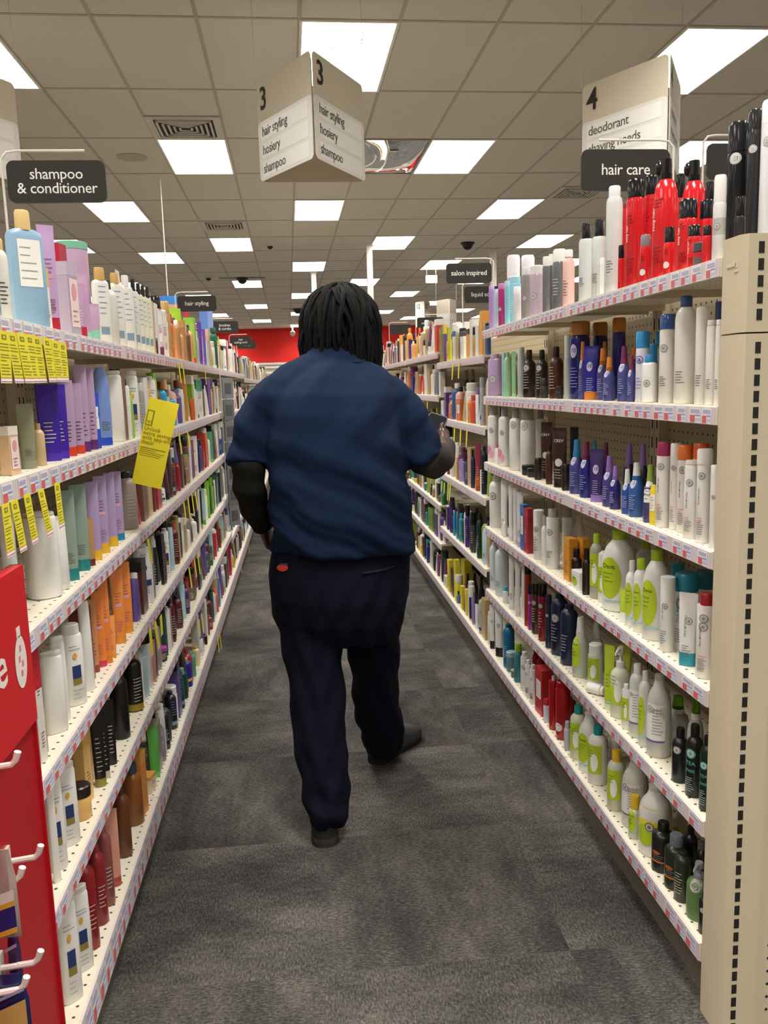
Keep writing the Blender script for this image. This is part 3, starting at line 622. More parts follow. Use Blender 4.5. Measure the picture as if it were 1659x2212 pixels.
def place(line, frame, bay, lev, rnd):
    line, _, opt = line.partition('|'); f = line.split(); kind = f[0]; x0, x1, yt = map(float, f[1:4]); body, cap = f[4], f[5]; desc = ' '.join(f[6:])
    o = {}
    for kv in opt.split(';'):
        if '=' in kv:
            k, v = kv.strip().split('=')
            if k == 'dec': o['dec'] = [q for n in v.split('+') for q in DEC[n]]
            elif k == 'bands': o['bands'] = [tuple(float(z) if j < 2 else z for j, z in enumerate(b.split(','))) for b in v.split('/')]
            elif k in ('top',): o[k] = v
            else: o[k] = float(v)
    ox, oy, sc = FR[frame]; x0, x1, yt = ox + x0 / sc, ox + x1 / sc, oy + yt / sc; cx = (x0 + x1) / 2; wpx = x1 - x0
    sh = SHELVES[(BAYS[bay][0], lev)]; s = sh.side; foot = FOOT.setdefault((bay, lev), []); r = o.get('r', RATIO.get(kind, 1.0)); back = o.get('dx', .012); shrink = 1.0
    lo, hi = SHELVES[(BAYS[bay][0], lev)].y0, SHELVES[(BAYS[bay][-1], lev)].y1
    tl = {'tube': (45, 62), 'flat': (32, 48), 'inv': (30, 45), 'box': (4, 10), 'pouch': (20, 45)}.get(kind, (38, 45))[0 if s > 0 else 1]
    turn = o.get('t', tl) + rnd.uniform(-4, 4) * (.4 if kind == 'box' else 1); ta = math.radians(turn) * s
    for attempt in range(60):
        d = fd = .05; ym = yt
        for it in range(5):
            X = sh.X + s * (back + fd / 2); p = on_x(cx, ym, X); v = Vector((p.x, p.y)).normalized(); zc = to_px(p)[2]; D = wpx * zc / F_PX * shrink
            cc = abs(v.x * math.cos(ta) + v.y * math.sin(ta)); ss = math.sqrt(max(0, 1 - cc * cc))
            if kind in ('box', 'pouch', 'tube'): w = D / (cc + r * ss * (.8 if kind == 'tube' else 1))
            elif r != 1: w = D / math.hypot(cc, r * ss)
            else: w = D
            w = min(w, .2); d = w * r; fw, fd = (abs(w * math.cos(ta)) + abs(d * math.sin(ta)), abs(w * math.sin(ta)) + abs(d * math.cos(ta))) if r != 1 and kind in ('box', 'pouch') else (math.hypot(w * math.cos(ta), d * math.sin(ta)), math.hypot(w * math.sin(ta), d * math.cos(ta)))
            h = on_y(cx, yt, p.y).z - sh.z
            if 'h' in o: h = o['h']
            b = to_px((p.x, p.y, sh.z)); ym = (yt + b[1]) / 2
        h = max(.02, min(h, sh.clear - .006 if lev > 1 else .5)); 
        if kind == 'lying': h = o['h']
        y = p.y; bad = None
        if y - fw / 2 < lo: y = lo + fw / 2 + .001
        if y + fw / 2 > hi: y = hi - fw / 2 - .001
        for (a, b_, c_, e_) in foot:
            if abs(y - a) < (fw + c_) / 2 + .0016 and abs(p.x - b_) < (fd + e_) / 2 + .0022: bad = (a, b_, c_, e_); break
        if not bad and back + fd <= DEPTH - .036: break
        dy = abs(y - bad[0]) if bad else 9
        if bad and shrink > .87 and dy > (fw + bad[2]) / 2 * .86: shrink *= .965          # nearly fits: slim it slightly
        elif back + fd + .008 <= DEPTH - .036: back += .008
        else:
            shrink *= .93
            if shrink < .45: SKIPPED.append((bay, lev, desc)); return None
            back = o.get('dx', .012)
    else:
        SKIPPED.append((bay, lev, desc)); return None
    foot.append((y, p.x, fw, fd))
    for kbay in BAYS[bay]:
        q = SHELVES[(kbay, lev)]
        if y < q.y1: break
    simple = wpx < 11
    if simple: o.pop('dec', None)
    parts = product_mesh(kind, w, d, h, body, cap, o, simple)
    rz = math.radians(-90 + turn) if s > 0 else math.radians(90 - turn)
    nm, cat = NAMES[kind]; loc = (p.x, y, sh.z + .0006)
    if len(parts) == 1:
        root = bpy.data.objects.new(nm, parts[0][1]); COL.objects.link(root); root.location = loc; root.rotation_euler = (0, 0, rz)
    else:
        root = thing(nm, '', cat, loc, rz)
        for pn, me, _ in parts: c = bpy.data.objects.new(pn, me); COL.objects.link(c); c.parent = root
    root['category'] = cat; root['group'] = 'products on the %s of the %s' % (q.words, q.rack)
    ITEMS.append(dict(o=root, desc=desc, bay=q.rack, sh=q.words, y=y, x=p.x * s, h=h, w=w)); return root
ORD = ['first', 'second', 'third', 'fourth', 'fifth', 'sixth', 'seventh', 'eighth', 'ninth', 'tenth', 'eleventh', 'twelfth', 'thirteenth', 'fourteenth']
def label_products():
    """every product: how it looks, the shelf it stands on and, among look-alikes, where in their row it stands"""
    by = {}
    for it in ITEMS: by.setdefault((it['desc'], it['sh'], it['bay']), []).append(it)
    for (desc, sh, bay), L in by.items():
        if len(L) == 1: L[0]['o']['label'] = '%s on the %s, %s' % (desc, sh, bay); continue
        L.sort(key=lambda i: i['y'])
        for k, it in enumerate(L):
            it['o']['label'] = '%s, %s from front on %s, %s' % (desc, ORD[k], sh, bay)
def stock_list(txt):
    rnd = random.Random(11); frame = bay = lev = None
    for ln in txt.strip().splitlines():
        ln = ln.strip()
        if not ln or ln[0] == '#': continue
        if ln[0] == 'F' and ln[1] == ' ': frame = ln[2:].strip(); continue
        if ln[0] == 'S' and ln[1] == ' ': _, bay, lev = ln.split(); lev = int(lev); continue
        place(ln, frame, bay, lev, rnd)
STOCK_R = '''
S R 1
F Z8
can 1230 1330 1155 cfcdcb e8e6e2 slim pale grey can with white cap | c=.3;bands=.3,.5,b3b1b0/.5,.7,dcdad8;dec=lgl
jar 1078 1205 1680 56555a 4a494e low dark grey jar with red band | bands=.35,.62,b3262c
can 1022 1140 1545 cf2027 1b1b1e stubby red can with black cap | c=.24;dec=red
can 1146 1215 1550 cf2027 1b1b1e stubby red can with black cap | c=.24
can 948 1112 1345 d4232a 1d1f22 wide red can with black cap | c=.25;dec=red
can 845 930 1560 d4232a 1b1b1e small red can with black cap | c=.3;dec=redr
nozz 762 952 1030 d7242b 141416 tall red can with curled black nozzle | dec=red
nozz 985 1168 1040 d7242b 141416 second tall red can with curled black nozzle | dx=.11
can 553 692 1190 c81f26 18181a tall red can with black cap | dec=red;c=.16
can 660 742 1620 c81f26 77777a small red can with silver-black cap | c=.22;dec=redr
can 690 792 1160 c81f26 18181a tall red can with black cap | dec=red;c=.16;dx=.05
can 488 536 1700 c81f26 141416 small red can with black cap | c=.28
can 520 572 1370 c81f26 8c1a1e red can tucked behind a taller one | dx=.08;c=.05
can 1120 1232 1350 d4232a 1d1f22 wide red can with black cap | c=.25;dx=.05
can 930 1010 1150 c81f26 18181a red can behind with black cap | dx=.14;c=.2
can 1158 1242 1210 c81f26 18181a red can behind with black cap | dx=.14;c=.2
can 1335 1495 745 1a1a1c 222225 tall glossy black can with ring logo | dx=.07;c=.2;dec=lgt
can 1395 1480 1320 2c2c2f 19191b short black can before a tall one | c=.3;dx=.045
can 1488 1604 645 2f2f32 28282b tall charcoal can with ring logo | dx=.09;c=.12;dec=lgt
cyl 1598 1730 570 e3e1e6 efedf0 tall white bottle at the post | dx=.1;c=.14;dec=lgt
box 325 380 1800 dfe2dd eceeea small pale carton | dx=.012
can 395 520 1240 d7dad7 dfe3e6 tall silver can with clear cap | c=.11;cw=.72;dec=tl
can 283 396 1500 d2d6d4 17171a silver can with black cap | c=.22;cw=.62;dec=tl
can 183 292 1530 d2d6d4 17171a silver can with black cap | c=.2;cw=.62;dec=tl
F Z4
bottle 560 632 58 e9bdb6 f0eeea pink bottle with white cap | c=.12;cw=.7;dec=tk
can 497 582 55 6a6b6e ecebe8 dark grey can with white cap | c=.2;dec=tw
can 470 512 85 5f6063 e4e2df dark grey can with white cap | c=.18;dx=.04
can 434 482 100 6d6e71 e8e6e3 dark grey can with white cap | c=.16
can 357 442 155 b3a0b0 e5e1e3 mauve can with white cap | c=.16;dec=lgl
can 308 362 165 8f8a88 d8d5d3 taupe can with pale cap | c=.14;dec=lgl
can 254 303 285 cfd0d4 e9ecef small pearl can with white cap | c=.18
can 228 302 222 8cc4d6 9fd3e2 light blue can | c=.12;dec=tw;dx=.05
can 200 234 250 86bdd0 9fd0de slim light blue can | c=.12
can 160 204 265 b03277 c77aa8 magenta can | c=.12;dec=lgl
can 138 165 300 a9cdd8 bcdbe4 slim pale blue can | c=.1
can 137 218 140 c8a9cd f0ecf2 lilac can with clear cap | c=.3;dx=.1
can 218 300 142 c8a9cd f0ecf2 lilac can with clear cap | c=.3;dx=.1
can 103 140 280 a888be b79acb violet can at the shelf end | c=.1
S R 2
F ZR
flat 1428 1536 270 e7e4dc e7e4dc slim white bottle | c=.05;cw=.9;r=.9;dec=tl
flat 1528 1595 265 e9e6de e9e6de slim white bottle | c=.05;cw=.9;r=.9;dec=tl
cyl 1308 1445 125 e6e3da e9e6df tall white bottle with flush white cap | c=.16;dec=tl
bottle 1078 1312 0 e8e5dc 2f4f86 broad white bottle with navy cap | c=.09;cw=.55;dec=tl
box 1520 1592 65 eceae4 3a55a0 white carton with blue panel | dx=.09
can 905 1078 205 e6e3db 3a5f9c white can with navy cap | c=.155;cw=1;dec=lg+tl
flat 715 870 655 e9e7e1 2a86c0 small white bottle with blue cap | c=.16;cw=.62;r=.8;dec=lgl
can 788 880 535 2b83bd 2f8cc8 blue can behind the small white bottle | dx=.07;c=.25
can 640 790 395 dfdeea 2f95d2 white can with sky blue cap | c=.22;cw=1;dec=tenw
can 850 895 400 dfdeea 2f95d2 white can with sky blue cap | c=.22;cw=1;dx=.12
spray 435 582 560 4a4c8c 7c2a62 violet spray bottle with plum cap | dec=ten;top=93305f
spray 545 632 660 4a4c8c 84305f violet spray bottle with plum cap | dec=ten
spray 275 408 680 474a88 e58a3c violet spray bottle with orange cap | dec=ten;top=b5651e
spray 205 335 585 474a88 e58a3c violet spray bottle with orange cap | dec=ten;dx=.04;top=b5651e
tube 45 235 560 23208f d9812f indigo tube standing on its orange cap | c=.15;dec=ten
spray 0 90 510 4a4c8c e08838 violet spray bottle with orange cap | dec=ten;dx=.03
spray 240 335 510 4a4c8c e08838 violet spray bottle with orange cap | dx=.13
can 585 640 585 4a4c8c d07a34 violet can with orange cap | dx=.13;c=.2
can -95 122 215 1d1e6e b3742e tall indigo can with copper cap | c=.17;cw=1;dx=.03;dec=ten
can 158 322 215 1d1e6e b3742e tall indigo can with copper cap | c=.17;cw=1;dx=.1
can 378 522 215 1d1e6e b3742e tall indigo can with copper cap | c=.17;cw=1;dx=.12
F Z4
can 568 616 583 b9bcba d2d4d2 slim silver can | c=.35
bottle 475 562 655 4a251c 151312 amber-brown bottle with black cap | c=.2;dec=blk
bottle 395 468 675 2a201d 151312 dark brown bottle with black cap | c=.2;dec=lg+blk
bottle 313 392 675 231a18 151312 dark brown bottle with black cap | c=.2;dec=lg+blk
jar 420 470 850 3a3432 2a2726 small dark jar |
jar 390 430 890 322c2a 262322 small dark jar |
jar 520 562 900 2e2927 242120 small dark jar |
can 280 325 660 b6bbb8 c2c6c3 slim silver can | c=.25
tube 240 276 685 8dbf8f 9ccb9e light green tube | c=.08
bottle 196 242 690 9ccaa2 8fc096 pale green bottle | c=.1
can 183 212 695 9cc9d3 a5d0da pale blue can | c=.12
flat 100 182 700 b79cc4 c3aacf lilac bottle | c=.1;dec=lgl
flat 146 186 750 a99ab0 8e7f98 greyish lilac bottle | c=.1;dx=.05
flat 82 102 850 dfdcd8 e8e6e2 thin white bottle at the shelf end | c=.1
S R 3
F Z5
cyl 1470 1525 415 e9e6df efece6 white bottle by the post | c=.08;dec=lg
cyl 1388 1478 315 e9e6df f0eee8 white bottle with wide white cap | c=.15;cw=1.05;dec=pm
flat 1312 1398 385 e8e5de ece9e3 short white bottle | c=.04;cw=.9;r=.8;dec=pm
cyl 1362 1458 280 e7e4dd e2622f white bottle with orange cap | c=.16;cw=1;dec=pm
cyl 1268 1360 290 e7e4dd e0742c white bottle with orange cap | c=.16;cw=1;dec=pm
cyl 1222 1288 280 e8e5de f1efe9 slim white bottle with white cap | c=.13;dec=pm
cyl 1138 1224 273 e7e4dd a82a5c white bottle with magenta cap | c=.16;cw=.9;dec=pm
inv 1096 1142 535 e8d23c d8c02c small yellow squeeze bottle | c=.1;dec=pale
spray 1058 1142 412 4b4780 8fa84a violet spray bottle with olive green cap | top=9bb452;dec=pale
spray 968 1062 400 2f5d9c ecebe6 blue spray bottle with white cap | top=2f6cab;dec=ten
spray 924 992 440 2a4f98 e6e5e2 small blue spray bottle with white cap | top=e6e5e2;dec=ten
spray 850 918 420 2a2470 9d7cc8 small indigo spray bottle with lilac cap | top=8a68b8;dec=ten
spray 806 892 358 4a3d80 9672bd violet spray bottle with lilac cap | dec=ten
tube 722 824 318 3f2868 8f74bd purple tube standing on its lilac cap | c=.13;dec=ten
spray 664 746 270 23247c 7c2c58 indigo spray bottle with plum cap | top=6a2450;dec=ten
spray 602 692 258 44478a 3a8fc4 violet spray bottle with blue cap | top=338abf;dec=ten
spray 932 1008 283 2a2540 7d63a8 dark spray bottle with purple cap | dx=.07
spray 1018 1090 283 2a2540 7d63a8 dark spray bottle with purple cap | dx=.07
spray 730 780 258 44478a 3a8fc4 violet spray bottle with blue cap | dx=.12
spray 795 855 275 3a2a60 7c2c58 violet spray bottle with plum cap | dx=.1
jar 553 602 408 241d1b 1a1514 small dark jar | c=.3
tube 492 592 185 3b2622 1d1614 brown tube with black cap | c=.08;dec=crew
tube 598 662 180 1e1b1a 141211 black tube | c=.08;dx=.09
bottle 455 496 290 4a2b24 2a1c18 slim brown bottle | c=.16
tube 418 502 150 43241e 221614 brown tube with black cap | c=.08;dec=crew;dx=.045
jar 385 428 370 2a211f 1c1716 small dark jar | c=.3
jar 342 402 432 3a3c38 23241f small green-black jar | c=.4
jar 308 384 412 33352f 20211d small green-black jar | c=.4
flat 300 388 55 e7e5e0 a8a5a2 white bottle with grey cap | c=.15;cw=.8;r=.8;dec=lgt
flat 232 308 55 e7e5e0 a8a5a2 white bottle with grey cap | c=.15;cw=.5;r=.8;dec=lgt
flat 165 235 50 e7e5e0 a8a5a2 white bottle with grey cap | c=.15;cw=.5;r=.8;dec=pk
flat 88 160 50 e7e5e0 a8a5a2 white bottle with grey cap | c=.15;cw=.6;r=.8;dec=pk
flat 392 452 70 e2e0db 8f8c89 white bottle behind with grey cap | c=.15;cw=.6;r=.8;dx=.12
flat 140 165 280 efe9e6 d06a80 small white bottle with rose top | c=.2
bottle 76 92 45 5a2f86 4a2670 purple bottle at the shelf end | c=.14
S R 4
cyl 1388 1500 1205 e9e6e0 a3202a white bottle with red cap | c=.14;cw=.7;dec=lg+pm
tube 1272 1396 1205 e8e6e1 2a93a6 white tube standing on its teal cap | c=.18;dec=pm2
cyl 1162 1250 1103 e8e6e0 ebe9e4 white cylinder bottle | c=.03;dec=pm2
jug 1056 1220 935 e4e4de a8c62e large white jug with lime cap | c=.11;cw=.44;dec=lime
bottle 998 1086 993 e6e5de a8c62e small white bottle with lime cap | c=.13;cw=.6;dec=lime
bottle 948 1024 1005 e8e6e1 eceae6 small white bottle with white nozzle | c=.16;dec=lime
tube 908 962 1180 b9cf3e ecebe6 little lime and white tube | c=.3
jug 806 1012 812 e3e3dc a8c62e large white jug with lime cap | c=.11;cw=.44;dec=lime
flat 776 850 945 e6e6df e6e6df white and lime bottle with round top | c=.02;r=.9;dec=limeb
bottle 722 816 838 a9ad9a a8c62e grey-green bottle with lime cap | c=.14;cw=.52;dec=limeb
box 614 724 1068 e6e6e0 eeeee9 small white carton with lime leaf | dec=lime
bottle 816 862 880 c7ccb4 a8c62e lime capped bottle behind the jug | dx=.1;c=.15
cyl 1250 1392 1080 e9e7e2 1d7f96 stout white bottle with teal cap | c=.22;cw=1;dx=.05;dec=lg+pm2
cyl 1222 1308 1020 e9e7e2 1f8aa0 tall white bottle with teal cap | c=.2;cw=.9;dx=.1;dec=pm2
cyl 1376 1498 1070 e5e3de 1b6c82 stout white bottle with teal cap | c=.22;cw=1;dx=.12
jug 1002 1140 885 cfcfc8 a8c62e large white jug behind | dx=.14;c=.11
bottle 612 676 930 2c1810 15100e dark amber bottle with black cap | c=.22;cw=.62
bottle 680 732 930 2c1810 15100e dark amber bottle with black cap | c=.22;cw=.62
box 563 650 865 d78f2a e09c38 amber orange carton | dec=tk
box 650 728 865 cf8726 da9632 amber orange carton | dx=.05
cyl 458 540 685 e7e5e0 aaa7a4 white bottle with grey cap | c=.14;cw=.72;dec=lg+tl
bottle 428 466 725 e8e6e1 b9b7b4 small white bottle with grey top | c=.2
cyl 378 447 690 e7e5e0 f0eeea white bottle with flush white cap | c=.08;dec=lg+tk
cyl 556 624 688 dad8d3 a5a29f white bottle behind with grey cap | c=.14;cw=.72;dx=.09
jug 624 696 725 d5d3cd c9c7c2 round white bottle behind | dx=.12
box 318 382 682 a32a34 b8363f red carton | dec=tw
box 297 350 658 3568a8 4079b8 blue carton | dec=pale
tube 272 322 580 e4e0e2 b3a0c8 white and lilac tube | c=.1;dec=tl
tube 250 284 555 e6e4e2 d2cfd0 slim white tube | c=.08
tube 222 256 530 e6e4e2 d2cfd0 slim white tube | c=.08
tube 172 224 508 e6e4e2 d8d5d6 white tube | c=.08;dec=tl
bottle 188 214 720 eceae7 f2f0ee tiny white bottle | c=.3
bottle 92 186 475 e5e4e2 dad8d6 tall white bottle with grey band | c=.08;cw=.6;dec=lg
S R 5
F Z6
bottle 1408 1490 1000 0f2415 101712 glossy dark green bottle | c=.12;dec=tea;cw=.5
bottle 1322 1424 930 161a18 0f1110 glossy black bottle with teal print | c=.16;cw=.52;dec=tea
bottle 1236 1332 950 14181a 0f1110 glossy black bottle with ring logo | c=.17;cw=.52;dec=lg
jug 1082 1228 620 c7c7c0 b7b7ae large clear jug with white label | c=.06;dec=jugw
bottle 1028 1106 600 d5d6ce dad9d4 white bottle with lime leaf and purple line | c=.12;dec=lime
bottle 972 1066 555 d0d4ca e2e1dc white bottle with paper label | c=.12;cw=.5;dec=jugw
flat 926 976 680 e3e3dc e6e5e0 slim white bottle | c=.1;dec=limeb
pump 856 976 450 d9dcc0 ebe9e4 foam pump bottle with lime label | dec=limeb
tube 812 884 440 b9cf3e d9dfb8 lime green tube | c=.1;dec=lime
lying 718 818 697 e9e7e2 efede8 small white tube lying on its side | h=.033;r=.5
can 713 812 430 d5dacb e6e8e4 lime can with white pump cap | c=.2;cw=.9;dec=limeb
spray 618 722 265 bfc4b2 e4e3de clear spray bottle with white cap | dec=lime;top=e4e3de
spray 724 812 292 bfc4b2 dddcd6 clear spray bottle with white cap | dec=limeb;dx=.08
tube 900 990 440 b6c844 a9bb3a lime tube behind the foam pump | dx=.14
spray 1198 1340 755 b9bcb2 6fb32c:c clear spray bottle with green cap | top=e0e2de;dx=.05
spray 1330 1430 755 aeb1a6 6fb32c:c clear spray bottle with green cap | top=d6d8d2;dx=.08
bottle 546 652 188 1d2746 1a2340 navy blue bottle with lettering | c=.06;cw=.5;dec=tw
bottle 488 592 122 1b2341 181f3b navy blue bottle with ring logo | c=.06;cw=.5;dec=lg+tw
can 452 492 128 2c3544 222a36 slim dark slate can | c=.16;dec=lg
can 408 464 60 8c2030 161416 dark red can with black cap | c=.2;dec=lg+tw
can 366 424 55 50352a 161414 brown can with black cap | c=.2;dec=lg+tw
can 344 380 70 a23286 1a1618 magenta can with black cap | c=.18;dec=lg
can 322 366 -80 a3352a 141213 dark orange can with black cap | c=.15
F Z5
flat 306 344 1028 e3e0e3 dedbde pearl bottle | c=.08;dx=.03
tube 262 302 985 dedbd8 cfcac8 pearl tube | c=.08
tube 224 264 968 e3e1de d5d2d0 pearl tube | c=.08;dec=tl
bottle 190 222 1165 dfe9ea 3fa6ae tiny white bottle with teal bands | c=.2;cw=.9
bottle 142 226 915 cfd9dd dfe5e8 frosty white bottle | c=.05;dec=tl
bottle 108 164 890 cfd9dd dfe5e8 frosty white bottle | c=.05;dec=tl
S R 6
F Z7
bottle 1162 1240 1230 1d1c18 25241f small black bottle at the post | c=.1;dec=lg
pump 1078 1245 1005 5b7a45 8d9094 green pump bottle with grey pump | dec=lg
bottle 988 1108 930 26301c 1b2216 dark olive bottle | c=.06;dec=blk
bottle 918 1080 805 1f2a18 6f7276 dark green bottle with grey cap | c=.19;cw=.58;dec=or
bottle 826 985 715 1a1b1a 121312 black bottle with orange stripe | c=.17;cw=.5;dec=or
bottle 1052 1150 745 16171a 101112 black bottle behind with dark cap | dx=.07;c=.15
bottle 1140 1228 860 1a1b1d 55575b black bottle behind with grey cap | dx=.07;c=.15
jug 735 965 450 dedcd4 dcdad3 large white jug with yellow band | c=.05;dec=yel
bottle 658 748 525 c5c9b4 ddb52f small lime bottle with yellow cap | c=.28;cw=.72;dec=lime
jug 598 812 255 c9c7ba c2bfb0 large clear bottle with white label | c=.05;dec=jugw
bottle 507 632 200 c4c8ae ddb52f lime bottle with yellow cap | c=.17;cw=.52;dec=limeb
bottle 730 770 590 cdd0b8 ddb52f slim lime bottle with yellow cap | dx=.09;c=.16
jug 962 1080 640 cfcfc0 b9b9a8 large white and lime jug behind | dx=.12;dec=yel
bottle 522 600 90 dfded6 d5d4cb white bottle behind the yellow cap | dx=.12;c=.1
F Z6
bottle 716 838 935 e3e2db 1f8c8f white and lime bottle with teal cap | c=.15;cw=.46;dec=limeb
jug 658 790 855 e3e2da dfded6 round white bottle with lime leaf | c=.05;dec=lime
bottle 606 706 812 cfd6b4 1f8c8f lime bottle with teal cap | c=.14;cw=.5;dec=limeb
can 568 608 910 b9bac0 a9aab0 small silver bottle | c=.25;cw=.7
can 440 482 770 c9c8ce b02a35 small silver and red can | c=.25
can 516 606 660 a5161c 9c1419 glossy red can | c=.1;cw=.9;dec=redr
can 474 532 630 a8171d d0cfd0 red can with silver nozzle | c=.08;cw=.4
box 388 500 580 b3212a c22b33 red and white carton | dec=pale
bottle 560 640 760 9c161c 8c1217 red bottle behind | dx=.1
flat 356 398 560 e6e2df e8e4e1 white bottle with red print | c=.1;dec=red
flat 328 368 530 e6e2df e8e4e1 white bottle with red print | c=.1;dec=red
flat 300 346 480 e6e3e0 eae7e4 white bottle with ring mark | c=.1;dec=lg
bottle 400 450 470 b01a22 a0161d red bottle behind the carton | dx=.08;c=.2;cw=.6
bottle 372 410 440 b01a22 a0161d red bottle behind the carton | dx=.08;c=.2;cw=.6
bottle 258 314 430 3f7f88 8fbf3c teal gel bottle with green top | c=.2;cw=.7
jar 212 272 478 5a7c88 9fb8c0 clear jar of gel | c=.25
jar 240 275 590 6d6a5c a8a89c small clear jar of gel | c=.25
bottle 192 262 308 1f6f9c 1a5f88 deep blue bottle | c=.06;cw=.6;dec=tw
tube 136 196 200 e6e4df 1a1a1c white tube standing on a black cap | c=.18;dec=lg
tube 104 142 190 e6e4df 1a1a1c white tube standing on a black cap | c=.18;dec=lg
'''
